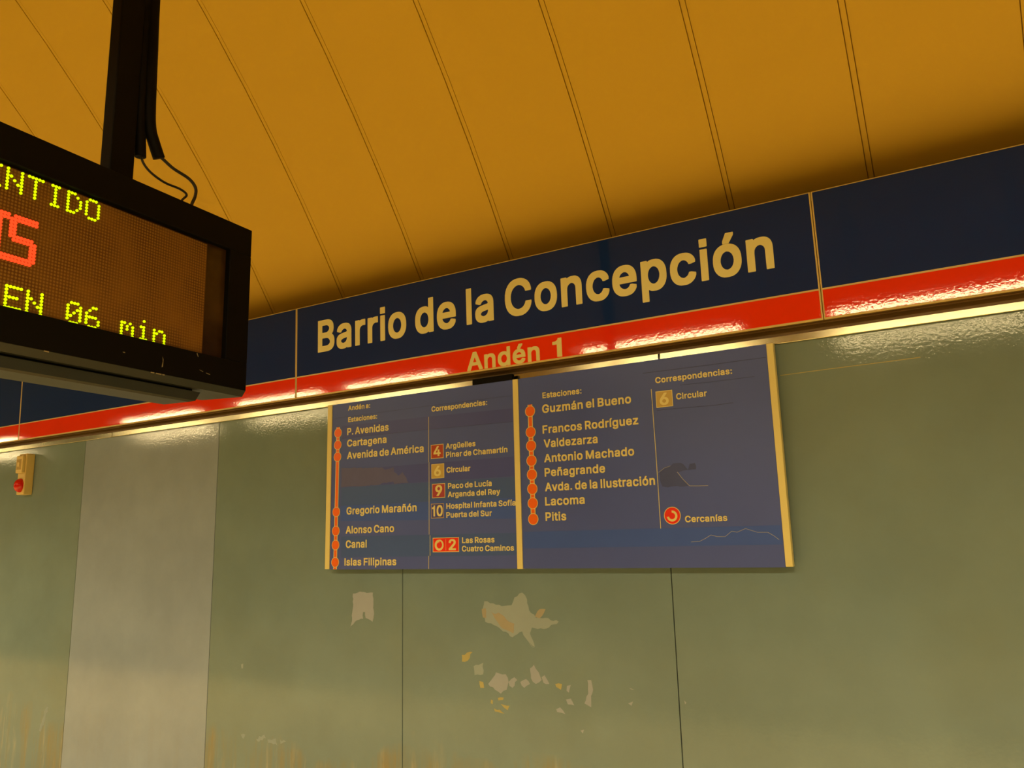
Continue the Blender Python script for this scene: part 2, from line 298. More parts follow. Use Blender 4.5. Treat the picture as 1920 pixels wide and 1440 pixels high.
# ------------------------------------------------------------------ lettering
# outlines of a bold grotesque alphabet: glyph -> [advance, [[outline, hole, ...], ...]] in 1/1000 cap height
GLYPHS = json.loads(r'''{".":[387,[[[84,14,264,14,272,26,273,38,273,180,271,203,263,211,98,213,86,212,75,204,74,26]]]],"0":[869,[[[377,-11,428,-12,499,-6,560,13,621,48,664,89,701,143,734,213,757,296,770,390,774,508,768,626,755,709,735,780,704,851,664,910,617,954,569,983,499,1006,428,1012,322,1006,263,987,204,952,160,910,119,851,88,780,68,709,53,603,49,485,54,379,69,284,89,213,115,154,156,93,204,47,263,13,322,-5],[381,176,357,186,324,213,303,237,277,284,259,331,246,390,239,449,239,544,247,615,261,674,279,721,299,756,328,792,357,814,392,829,416,832,463,816,495,792,522,759,544,721,562,674,576,615,584,544,584,449,577,390,563,331,546,283,520,237,487,202,451,180,416,169]]]],"1":[560,[[[227,1,387,0,401,1,410,13,410,981,408,993,399,999,269,998,261,981,245,910,204,863,151,839,57,827,44,816,44,686,48,674,69,670,210,669,216,662,216,25,217,13]]]],"2":[869,[[[88,1,717,0,740,5,744,13,745,72,745,155,740,174,717,179,398,180,386,183,384,190,564,379,644,474,691,544,719,615,728,662,730,733,724,792,710,839,693,875,658,921,632,946,587,975,528,999,480,1009,433,1012,339,1009,280,996,233,977,185,947,150,913,116,863,100,828,85,769,81,674,85,662,91,659,244,657,265,662,278,733,303,780,327,803,347,816,398,832,445,825,492,800,521,769,534,745,542,710,533,674,516,639,474,580,80,155,78,13]]]],"4":[869,[[[483,1,651,1,660,13,661,190,779,193,787,202,788,214,788,356,783,367,767,371,673,371,661,379,660,639,649,652,496,653,482,651,474,639,472,376,460,371,295,371,283,372,275,379,601,934,602,984,600,993,590,999,437,1000,425,1000,412,993,42,367,34,344,35,202,47,192,472,192,474,13]]]],"6":[869,[[[374,-11,433,-12,492,-7,551,8,598,31,639,60,673,95,698,131,726,190,738,237,744,308,740,402,726,461,704,508,681,544,645,581,610,606,563,628,504,642,433,647,427,650,622,933,622,989,610,999,445,1000,433,999,422,992,167,615,117,520,91,449,81,402,78,355,81,261,97,190,118,143,149,95,184,60,232,27,279,5,326,-7],[409,166,374,175,350,186,305,225,278,272,267,320,269,343,279,379,290,402,308,426,350,461,374,472,409,480,445,473,468,462,492,446,513,426,537,390,547,367,555,320,547,284,538,261,504,212,477,190,455,178]]]],"9":[869,[[[208,1,374,0,397,4,651,379,691,450,716,506,739,592,744,651,740,745,726,804,704,857,669,908,633,943,598,969,546,993,492,1007,409,1012,338,1008,274,993,224,969,173,930,149,906,119,863,97,816,82,757,78,651,81,603,88,568,114,497,146,450,173,423,218,391,267,370,315,358,374,354,386,351,391,344,203,72,199,60,199,13],[409,520,374,529,350,540,326,556,304,580,278,627,267,674,273,710,286,745,315,785,355,816,374,825,409,834,445,826,468,816,511,780,541,733,555,674,544,627,515,576,495,556,468,538,445,527]]]],":":[387,[[[84,14,264,14,272,26,273,38,273,180,271,203,263,211,98,213,86,212,75,204,74,26]],[[74,522,86,513,134,513,252,513,263,514,271,522,273,687,272,699,264,711,83,711,74,699]]]],"A":[917,[[[2,1,183,1,193,13,275,249,288,258,583,258,595,249,679,13,689,1,867,1,878,13,876,72,536,995,512,1000,359,1000,335,998,330,993,-5,72,-8,13],[347,437,345,450,430,704,442,689,526,438]]]],"B":[874,[[[82,1,462,0,533,4,592,13,651,33,698,59,733,89,764,131,780,167,793,214,797,273,793,356,782,403,766,438,745,470,722,496,688,521,692,533,716,556,733,581,752,627,761,698,757,780,747,828,725,875,687,922,639,958,580,984,509,997,450,1000,96,1000,84,999,73,993,71,25,72,11],[273,180,264,190,264,344,264,403,266,415,273,419,438,419,497,409,521,399,552,379,580,349,596,320,604,285,591,249,568,220,533,198,486,184,438,181],[273,595,264,603,264,757,264,804,266,816,273,820,415,820,462,816,509,800,533,783,554,757,569,721,570,710,563,686,551,662,533,641,497,615,470,603,438,596]]]],"C":[972,[[[449,-11,556,-10,603,-2,686,25,756,67,811,119,851,174,883,249,897,308,896,355,886,367,717,367,709,364,704,355,693,320,674,282,637,237,603,211,568,193,520,178,485,174,452,178,414,189,364,213,321,249,291,284,263,331,242,390,229,461,230,544,243,615,266,674,295,721,332,761,367,788,402,806,450,821,497,826,544,817,591,797,632,768,664,733,686,697,709,636,721,632,875,632,893,638,897,650,896,697,873,780,843,839,796,898,745,941,686,975,603,1002,556,1010,473,1012,378,1004,299,981,237,949,186,910,132,851,89,780,60,705,41,615,35,485,42,379,64,284,92,213,128,154,180,95,249,44,316,13,379,-4]]]],"E":[806,[[[82,1,698,0,710,1,719,13,719,155,719,167,710,179,273,180,264,190,264,403,271,415,663,415,674,417,682,426,683,450,683,580,674,594,273,595,265,603,266,816,273,820,686,820,710,825,714,839,715,875,714,981,710,996,686,1000,96,1000,84,999,73,993,71,25,72,11]]]],"F":[790,[[[82,1,250,0,261,7,264,25,264,391,273,401,639,402,663,407,667,426,667,556,666,568,657,580,273,582,264,592,264,804,266,816,273,820,698,822,706,828,708,839,708,875,708,981,705,993,698,999,96,1000,84,999,73,993,71,25,72,11]]]],"G":[991,[[[451,-11,509,-12,579,-7,650,9,714,36,768,72,816,117,851,167,884,237,901,308,906,390,906,520,904,532,898,538,886,540,497,541,485,539,477,532,475,390,479,367,497,361,697,361,706,355,685,296,651,249,603,209,556,186,509,175,485,174,454,178,402,194,367,212,322,249,292,284,264,331,242,390,229,461,230,544,243,615,266,674,295,721,332,762,367,789,402,807,450,822,497,826,544,815,591,794,627,767,658,733,681,697,709,636,875,633,895,638,899,650,899,697,886,747,850,827,804,888,756,931,696,969,638,992,556,1009,461,1012,379,1005,308,986,230,945,178,905,131,851,95,792,61,709,41,615,35,485,42,379,60,293,92,213,127,154,178,95,240,48,316,13,379,-4]]]],"H":[984,[[[82,1,250,0,261,7,264,25,264,403,265,415,273,421,663,421,674,415,675,13,684,1,698,0,851,0,863,5,868,25,868,202,868,969,863,995,840,1000,698,1000,686,999,677,993,674,969,674,615,674,603,663,601,273,601,268,603,264,615,262,993,250,1000,131,1000,84,999,73,993,71,25,72,11]]]],"I":[354,[[[63,1,231,0,243,2,250,13,250,981,248,993,231,1000,78,1000,66,999,54,990,53,25,54,11]]]],"L":[759,[[[82,1,674,0,686,2,693,13,694,155,693,167,686,178,273,180,264,190,264,981,261,994,250,1000,96,1000,84,999,72,990,71,25,72,11]]]],"M":[1186,[[[82,1,238,0,250,1,259,13,261,567,266,544,273,536,481,13,493,1,509,0,639,0,651,2,659,13,870,544,875,565,878,13,887,1,899,0,1052,0,1064,4,1069,25,1069,202,1069,969,1064,996,1040,1000,851,1000,840,999,829,993,580,341,568,326,542,403,311,993,297,1000,131,1000,84,999,73,993,71,25,72,11]]]],"P":[853,[[[82,1,250,0,261,7,264,25,266,332,273,337,438,337,509,341,580,355,635,379,674,406,718,450,741,485,762,533,776,592,780,686,774,757,763,804,753,828,743,851,719,887,674,932,639,956,580,982,509,996,438,1000,96,1000,84,999,73,993,71,25,72,11],[273,516,266,521,264,533,266,816,273,821,438,819,486,808,534,780,556,757,570,733,579,710,586,674,580,633,569,603,555,580,533,556,486,530,438,518]]]],"R":[861,[[[82,1,250,0,261,7,264,25,264,344,267,356,273,359,403,359,418,356,602,13,613,1,792,0,805,1,814,13,815,60,811,72,637,391,646,403,682,426,710,452,745,501,764,544,775,592,782,662,777,757,766,804,746,851,710,904,678,934,639,959,580,983,509,996,438,1000,96,1000,84,999,73,993,71,25,72,11],[273,539,266,544,264,556,266,816,273,821,450,817,509,800,533,786,556,763,578,721,587,674,580,639,570,615,554,592,533,573,503,556,450,542]]]],"S":[857,[[[363,-15,422,-16,505,-10,564,1,616,21,646,38,703,80,732,115,759,162,775,221,780,304,777,351,769,387,748,434,711,481,658,522,587,556,528,576,387,616,316,644,281,670,260,693,254,705,250,717,255,741,269,765,291,788,340,817,363,825,410,831,469,820,517,797,550,764,564,740,577,693,587,687,741,686,753,687,764,693,766,741,758,800,742,847,717,888,692,918,658,946,611,974,552,997,493,1008,399,1012,328,1008,269,996,217,977,174,954,151,935,104,887,75,835,61,788,56,705,63,634,86,575,125,528,174,490,233,461,304,436,446,396,505,374,552,345,570,328,583,304,587,292,576,258,559,233,534,210,493,186,459,174,399,167,363,172,328,183,281,210,257,233,242,257,233,280,226,316,222,321,210,324,56,324,44,324,33,316,32,257,39,210,55,162,81,115,115,75,154,44,210,16,269,-3,316,-12]]]],"V":[917,[[[343,1,524,0,536,3,543,13,878,934,878,984,876,993,867,999,701,1000,689,999,681,993,442,297,430,309,188,993,182,998,170,1000,52,1000,5,999,-6,993,-7,933,327,25,335,6]]]],"a":[752,[[[250,-14,361,-12,408,-1,455,21,467,7,479,0,632,0,644,4,648,10,649,505,646,564,637,612,616,659,579,706,548,730,491,756,420,771,337,774,255,767,207,755,148,728,103,694,64,647,40,600,36,553,42,533,160,497,207,498,218,505,243,545,266,567,302,587,349,599,384,594,420,578,443,553,455,529,459,517,456,505,432,494,231,464,172,450,130,435,88,411,66,391,44,364,30,335,20,293,17,257,20,175,31,128,54,83,78,55,103,33,137,14,184,-4],[290,163,243,181,215,210,209,234,219,254,231,266,255,282,314,300,455,322,461,317,461,293,451,257,431,222,408,198,384,182,349,167,314,160]]]],"c":[764,[[[339,-13,427,-13,474,-7,533,11,568,29,615,64,651,103,674,140,696,199,697,246,692,258,686,261,580,288,533,289,517,282,496,234,462,196,415,170,391,163,365,164,326,175,290,199,250,246,233,282,223,317,215,364,215,400,224,447,247,506,270,541,297,567,320,581,356,594,379,597,415,590,438,580,462,563,484,541,500,518,515,482,521,477,580,477,686,504,694,518,694,565,683,600,657,648,629,683,592,715,556,737,509,757,462,768,391,774,297,769,236,754,179,726,131,688,96,648,67,600,44,541,29,470,24,364,30,282,46,211,65,164,93,116,133,69,179,33,238,5,285,-8]]]],"d":[816,[[[319,-13,403,-13,450,-6,491,10,521,30,528,22,533,7,545,0,698,0,712,10,713,978,710,994,698,1000,545,1000,533,997,527,990,526,742,521,732,462,762,415,772,344,774,285,770,226,755,175,730,130,695,90,648,61,593,42,541,30,482,24,376,29,282,41,223,62,164,96,105,126,69,168,34,226,4,273,-9],[368,163,332,172,297,192,273,214,250,246,233,282,222,317,214,388,220,435,234,482,250,518,267,541,297,569,320,584,368,597,391,594,427,581,450,566,475,541,492,518,509,480,519,447,527,388,525,352,516,305,493,246,476,223,450,196,419,175,391,166]]]],"e":[779,[[[347,-13,403,-15,486,-7,544,10,580,28,615,51,657,93,686,139,700,175,698,235,686,241,580,267,533,267,521,262,497,219,462,186,415,166,391,161,368,163,332,173,285,201,253,234,233,270,225,293,223,305,226,307,686,307,698,308,711,317,712,411,708,482,700,530,686,575,663,627,642,659,615,689,580,719,545,740,512,754,438,771,356,774,285,768,226,751,167,718,131,689,96,649,68,600,44,541,29,470,24,364,29,282,46,211,64,164,92,116,133,69,190,28,238,5,297,-9],[238,477,229,482,233,494,250,524,273,552,320,584,368,597,415,589,450,568,486,530,508,482,497,477]]]],"f":[506,[[[117,1,282,1,295,13,295,580,299,592,306,594,435,594,451,603,452,627,452,745,447,761,435,765,306,765,297,769,298,804,307,828,329,851,353,859,400,851,435,851,447,857,479,969,475,1017,459,1024,412,1035,317,1038,247,1028,199,1008,152,969,123,922,111,875,108,769,105,765,-13,764,-25,757,-25,603,-13,595,108,592,108,25,109,13]]]],"g":[818,[[[329,-272,450,-270,509,-260,556,-245,604,-222,639,-194,673,-154,697,-107,709,-60,715,11,714,743,710,760,698,765,545,764,533,757,530,743,521,733,462,763,415,772,344,774,285,770,226,755,167,724,121,684,84,637,64,601,46,554,30,483,24,413,24,365,31,283,43,224,62,177,96,121,131,82,179,48,214,31,285,13,344,9,416,11,462,20,486,29,521,50,524,47,521,1,505,-36,474,-67,444,-83,403,-96,368,-99,332,-93,309,-85,267,-60,216,-1,202,2,155,1,68,-48,55,-60,56,-119,78,-154,120,-199,155,-224,214,-252,261,-265],[356,187,320,198,297,211,273,231,250,259,233,295,221,330,215,365,215,401,222,448,233,483,251,519,268,542,297,569,320,583,356,595,379,597,415,587,450,567,474,544,492,519,509,485,521,448,528,377,521,330,510,295,493,259,474,234,449,212,415,194,379,186]]]],"h":[790,[[[68,1,224,0,236,1,244,13,245,426,252,485,266,521,295,558,330,582,378,596,401,592,425,583,460,558,484,523,496,485,499,438,500,13,507,2,519,0,637,0,673,0,686,13,686,497,683,556,675,592,655,651,633,686,599,721,555,749,484,770,401,774,342,770,283,752,248,733,245,745,244,981,242,993,236,998,82,1000,71,999,59,990,57,25,59,11]]]],"i":[348,[[[67,1,231,0,244,13,245,745,243,757,231,764,77,765,66,763,60,757,57,25,58,13]],[[75,816,243,817,251,828,252,910,252,993,251,1005,243,1014,77,1016,66,1015,54,1006,53,828,66,816]]]],"l":[348,[[[68,1,224,0,236,1,244,13,245,993,244,1005,236,1017,71,1018,58,1005,57,25,59,11]]]],"m":[1153,[[[68,1,224,0,236,1,244,13,245,450,248,485,265,533,294,568,330,589,366,598,401,585,426,568,445,544,457,509,460,13,472,1,638,1,646,13,647,25,647,462,650,497,662,533,690,568,730,592,755,598,791,590,826,570,847,544,859,509,862,474,863,13,872,1,885,0,1040,1,1049,13,1049,25,1049,521,1045,580,1034,627,1019,662,996,698,968,726,932,750,885,767,814,777,743,775,696,767,637,743,578,699,555,727,519,754,460,773,413,777,342,774,283,758,248,737,236,761,224,765,82,765,71,764,59,757,57,25,59,11]]]],"n":[790,[[[68,1,224,0,236,1,244,13,245,426,252,485,266,521,295,558,330,582,378,596,401,592,425,583,460,558,484,523,496,485,499,438,500,13,507,2,519,0,673,0,684,9,687,485,683,556,673,604,655,651,632,686,599,721,566,743,531,759,484,770,437,774,389,774,330,767,283,752,248,733,239,757,224,765,82,765,71,764,59,757,57,25,59,11]]]],"o":[800,[[[339,-13,403,-14,474,-7,529,10,575,34,604,55,621,69,652,105,689,164,712,223,724,282,730,364,725,470,710,541,687,600,658,648,638,671,616,695,580,722,521,753,462,769,391,774,297,769,236,754,179,726,131,688,96,648,67,600,44,541,29,470,24,364,30,282,46,211,65,164,93,116,133,69,179,33,238,5,285,-8],[368,163,320,178,297,193,267,223,250,246,233,282,220,329,214,376,221,435,231,470,247,506,270,541,297,567,320,581,356,594,379,597,427,585,459,565,486,539,508,506,523,470,533,435,540,376,532,317,521,282,504,246,486,220,462,197,427,174,391,164]]]],"p":[816,[[[68,-258,224,-259,236,-258,244,-246,245,26,248,31,307,-1,354,-12,437,-15,507,-7,555,8,590,26,637,62,678,108,708,162,730,226,742,285,746,356,742,474,728,545,705,604,678,651,659,675,637,698,602,727,555,752,496,769,437,774,354,772,307,762,283,752,248,730,239,757,224,765,82,765,71,764,59,757,57,-234,59,-249],[378,167,354,175,327,191,301,214,277,250,265,273,251,321,245,356,245,403,252,451,264,486,282,521,299,545,324,569,343,580,366,590,401,597,437,589,472,571,500,545,518,521,536,486,547,451,556,403,556,368,549,321,539,285,523,250,498,214,472,190,437,172,401,163]]]],"r":[516,[[[68,1,224,0,236,1,244,13,245,450,250,485,264,521,282,544,307,565,330,578,378,590,460,585,477,592,480,603,480,745,480,757,472,771,401,775,330,772,283,760,248,742,236,761,224,765,82,765,71,764,59,757,57,25,59,11]]]],"s":[709,[[[285,-13,405,-12,457,-2,512,19,547,39,594,82,623,128,634,164,640,246,633,305,613,352,584,388,547,416,500,438,295,494,255,518,240,541,252,561,276,581,299,593,346,602,382,593,407,577,429,552,453,508,464,504,512,504,620,530,626,541,626,589,609,636,580,683,559,707,524,734,488,752,453,764,405,772,311,774,228,763,181,748,134,722,99,690,68,648,51,600,47,518,54,459,68,423,99,381,134,353,181,329,240,311,382,276,417,258,440,234,443,223,436,211,411,187,382,171,335,161,287,169,253,187,222,223,205,264,193,269,146,269,40,247,28,237,27,187,39,140,56,105,94,57,134,27,169,10,217,-5]]]],"t":[459,[[[270,-6,376,-4,412,3,425,18,425,65,400,169,376,174,306,170,294,174,282,182,274,195,268,218,267,242,267,584,270,591,282,594,401,596,408,608,408,620,408,749,403,761,388,765,270,768,267,773,267,915,258,930,93,931,83,926,80,915,79,773,70,765,-13,764,-25,754,-26,608,-13,595,70,594,80,584,80,183,87,124,105,80,136,41,176,14,223,-1]]]],"u":[790,[[[292,-8,354,-9,401,-5,460,13,496,32,500,28,507,4,519,0,673,1,684,9,687,736,683,759,673,764,637,765,519,765,503,759,499,736,499,334,491,275,475,240,446,205,401,178,366,169,342,173,319,182,287,205,261,240,249,275,245,323,245,736,241,759,224,765,118,765,71,764,61,759,57,736,57,275,61,216,72,157,92,110,107,87,151,39,177,23,212,7,259,-5]]]],"v":[752,[[[266,1,432,0,443,3,449,13,711,698,713,745,710,757,703,763,538,765,526,764,518,757,361,321,349,314,189,757,184,762,172,765,137,765,19,765,7,764,-5,757,-5,698,257,13]]]],"y":[752,[[[116,-262,219,-261,278,-246,330,-215,353,-191,378,-156,408,-95,710,694,712,753,703,764,538,765,526,764,516,753,361,322,349,313,191,753,184,763,14,765,7,764,-5,755,-4,694,247,33,219,-38,190,-73,172,-83,160,-84,101,-79,77,-85,48,-191,49,-238,57,-250]]]],"z":[736,[[[48,1,629,0,643,1,653,13,653,161,652,167,641,178,322,179,321,190,637,603,642,627,640,757,629,764,606,765,74,765,63,764,51,758,49,615,53,592,74,587,358,587,371,580,42,155,38,143,38,25,39,11]]]],"á":[752,[[[250,-14,361,-12,408,-1,455,21,467,7,479,0,632,0,644,4,648,10,649,505,646,564,637,612,616,659,579,706,548,730,491,756,408,774,337,775,278,773,207,755,148,728,103,694,64,647,40,600,36,553,42,533,160,497,207,498,218,505,243,545,266,567,302,587,349,599,384,594,420,578,443,553,455,529,459,517,456,505,432,494,231,464,172,450,130,435,88,411,66,391,44,364,30,335,20,293,17,257,20,175,31,128,54,83,78,55,103,33,137,14,184,-4],[290,163,243,181,215,210,209,234,219,254,231,266,255,282,314,300,455,322,461,317,461,293,451,257,431,222,408,198,384,182,349,167,314,160]],[[258,789,266,780,278,779,408,779,420,784,539,966,543,977,543,1013,538,1033,514,1037,361,1037,349,1034,259,848]]]],"é":[779,[[[347,-13,403,-15,486,-7,544,10,580,28,615,51,657,93,686,139,700,175,698,235,686,241,580,267,533,267,521,262,497,219,462,186,415,166,391,161,368,163,332,173,285,201,253,234,233,270,225,293,223,305,226,307,686,307,698,308,711,317,712,411,708,482,700,530,686,575,663,627,642,659,615,689,580,719,545,740,512,754,438,774,297,774,226,751,167,718,131,689,96,649,68,600,44,541,29,470,24,364,29,282,46,211,64,164,92,116,133,69,190,28,238,5,297,-9],[238,477,229,482,233,494,250,524,273,552,320,584,368,597,415,589,450,568,486,530,508,482,497,477]],[[284,789,297,779,309,779,427,779,438,780,450,789,567,966,570,978,568,1028,556,1037,549,1037,379,1036,370,1025,285,848]]]],"í":[348,[[[68,1,224,0,236,1,244,13,244,745,242,757,236,763,82,765,71,764,59,756,57,25,59,11]],[[74,780,94,777,212,777,224,780,350,969,350,1028,342,1036,319,1037,177,1037,165,1037,153,1029,69,851,65,839,65,792]]]],"ñ":[790,[[[68,1,224,0,236,1,244,13,245,426,252,485,266,521,295,558,330,582,378,596,401,592,425,583,460,558,484,523,496,485,499,438,500,13,507,2,519,0,673,0,684,9,687,485,683,556,673,604,655,651,632,686,599,721,566,743,531,759,484,770,437,774,389,774,330,767,283,752,248,733,239,757,224,765,82,765,71,764,59,757,57,25,59,11]],[[161,816,177,813,295,813,301,816,310,839,319,847,366,824,413,812,472,810,519,820,535,828,555,846,577,887,589,946,589,1005,578,1014,566,1015,448,1013,439,1005,437,990,425,979,366,1008,330,1016,271,1017,224,1008,200,994,188,981,168,946,158,910,154,875,154,828]]]],"ó":[800,[[[339,-13,403,-14,474,-7,529,10,575,34,604,55,621,69,652,105,689,164,712,223,724,282,730,364,725,470,710,541,686,601,658,648,638,671,616,695,580,722,521,753,438,775,309,775,236,754,179,726,131,688,96,648,67,600,44,541,29,470,24,364,30,282,46,211,65,164,93,116,133,69,179,33,238,5,285,-8],[368,163,320,178,297,193,267,223,250,246,233,282,220,329,214,376,221,435,231,470,247,506,270,541,297,567,320,581,356,594,379,597,427,585,459,565,486,539,508,506,523,470,533,435,540,376,532,317,521,282,504,246,486,220,462,197,427,174,391,164]],[[291,789,297,782,309,779,450,782,573,966,577,1013,576,1025,568,1035,403,1037,391,1037,379,1030,292,848]]]],"ü":[790,[[[292,-8,354,-9,401,-5,460,13,496,32,500,28,507,4,519,0,673,1,684,9,687,736,683,759,673,764,637,765,519,765,503,759,499,736,499,334,491,275,475,240,446,205,401,178,366,169,342,173,319,182,287,205,261,240,249,275,245,323,245,736,241,759,224,765,118,765,71,764,61,759,57,736,57,275,61,216,72,157,92,110,107,87,151,39,177,23,212,7,259,-5]],[[149,818,236,816,334,818,341,830,341,842,339,1007,330,1014,319,1015,236,1015,153,1014,144,1007,142,842,142,830]],[[410,818,519,816,595,818,602,829,602,842,600,1007,590,1014,519,1015,425,1015,413,1014,405,1007,403,842,403,830]]]]," ":[250,[]]}''')

def text_extent(s):
    x = 0; mn = 1e9; mx = -1e9
    for ch in s:
        a, parts = GLYPHS[ch]
        for p in parts:
            mn = min(mn, x+min(p[0][::2])); mx = max(mx, x+max(p[0][::2]))
        x += a
    return mn/1000, mx/1000

def lettering(name, s, x, z, width, cap, y, mat, parent, thick=0.0007):
    """raised flat lettering on a plane facing -Y, fitted to a width"""
    bm = bmesh.new(); mn, mx = text_extent(s); kx = width/(mx-mn); cur = 0.0
    for ch in s:
        a, parts = GLYPHS[ch]
        for p in parts:
            loops = [[Vector((l[i], l[i+1], 0)) for i in range(0, len(l), 2)] for l in p]
            flatv = [v for l in loops for v in l]
            def P(v, t): return (x + ((cur+v.x)/1000-mn)*kx, t, z + v.y/1000*cap)
            F = [bm.verts.new(P(v, y-thick)) for v in flatv]
            for t in tessellate_polygon(loops):
                q = [F[i] for i in t]
                n = (q[1].co-q[0].co).cross(q[2].co-q[0].co)
                if n.y > 0: q.reverse()
                try: bm.faces.new(q)
                except ValueError: pass
            B = [bm.verts.new(P(v, y)) for v in flatv]
            i0 = 0
            for l in loops:
                n = len(l)
                for i in range(n):
                    bm.faces.new((F[i0+i], B[i0+i], B[i0+(i+1) % n], F[i0+(i+1) % n]))
                i0 += n
        cur += a
    me = bpy.data.meshes.new(name); bm.to_mesh(me); bm.free()
    return link(name, me, parent, mat)

def patch(name, pts, y, mat, parent, thick=0.0005, rough=0.0, seed=1):
    """thin flat piece on a plane facing -Y; rough adds a torn edge"""
    rnd = random.Random(seed)
    if rough:
        out = []
        for i, p in enumerate(pts):
            q = pts[(i+1) % len(pts)]; L = math.dist(p, q); n = max(1, int(L/0.012))
            nx, nz = (q[1]-p[1])/max(L, 1e-6), -(q[0]-p[0])/max(L, 1e-6)
            for k in range(n):
                t = k/n; j = rnd.uniform(-rough, rough) if k else 0
                out.append((p[0]+(q[0]-p[0])*t+nx*j, p[1]+(q[1]-p[1])*t+nz*j))
        pts = out
    return MB().prism(pts, 'y', y-thick, y).build(name, mat, parent)

def ribbon(pts, w):
    """thin band outline along a polyline (x,z)"""
    a = []; b = []
    for i, p in enumerate(pts):
        p0 = pts[max(i-1, 0)]; p1 = pts[min(i+1, len(pts)-1)]
        L = math.dist(p0, p1); nx, nz = -(p1[1]-p0[1])/L, (p1[0]-p0[0])/L
        a.append((p[0]+nx*w/2, p[1]+nz*w/2)); b.append((p[0]-nx*w/2, p[1]-nz*w/2))
    return a + b[::-1]

def circle(cx, cz, r, n=36): return [(cx+r*cos(2*pi*k/n), cz+r*sin(2*pi*k/n)) for k in range(n)]
def rect(x0, x1, z0, z1): return [(x0, z0), (x1, z0), (x1, z1), (x0, z1)]

# ================================================================== setting
XL, XR = -15.6, 7.6
YC, ZC, RV = -3.3935, 1.6-3.2178, 7.9019          # axis and radius of the vault
WALL_Y = 2.945
FAR_Y = 2*YC - WALL_Y

fl = MB()
fl.box(XL, XR, 1.0, 3.3, -1.3, 0.0)
fl.box(XL, XR, -1.2, 1.0, -1.3, 0.0, mi=2)
fl.box(XL, XR, 2*YC-3.3, 2*YC+1.2, -1.3, 0.0)
fl.box(XL, XR, 2*YC+1.2, -1.2, -1.35, -1.1, mi=1)
tag(fl.build('floor', [MATS['floor'], MATS['ballast'], MATS['floor_edge']]), kind='structure')

tag(MB().box(XL-0.2, XL, FAR_Y-0.4, 3.3, -1.3, 6.4).build('wall_left', MATS['far_wall']), kind='structure')
tag(MB().box(XR, XR+0.2, FAR_Y-0.4, 3.3, -1.3, 6.4).build('wall_right', MATS['far_wall']), kind='structure')
tag(MB().box(XL, XR, FAR_Y-0.35, FAR_Y, 0.0, 2.75).build('wall_back', MATS['far_wall']), kind='structure')

# front wall: dark backing with enamelled panels hung on it
wf = MB().box(XL, XR, WALL_Y+0.009, 3.3, 0.0, 2.68).build('wall_front', MATS['seam'])
tag(wf, kind='structure')
SEAMS = [XL, -14.93, -13.67, -12.41, -11.15, -9.88, -8.62, -7.35, -6.09, -4.832, -3.593, -2.318, -1.048, 0.215, 1.475, 2.735, 3.995, 5.255, 6.515, XR]
panels = {}
for a, b in zip(SEAMS, SEAMS[1:]):
    grey = abs(a+4.832) < 0.01
    p = MB().box(a+0.0018, b-0.0018, WALL_Y, WALL_Y+0.009, 0.0, 2.30, bevel=0.0012, seg=1).build('wall_panel', MATS['wall_grey' if grey else 'wall_green'], wf)
    if grey: p['label'] = 'pale grey wall panel'
    panels[round(a, 2)] = p

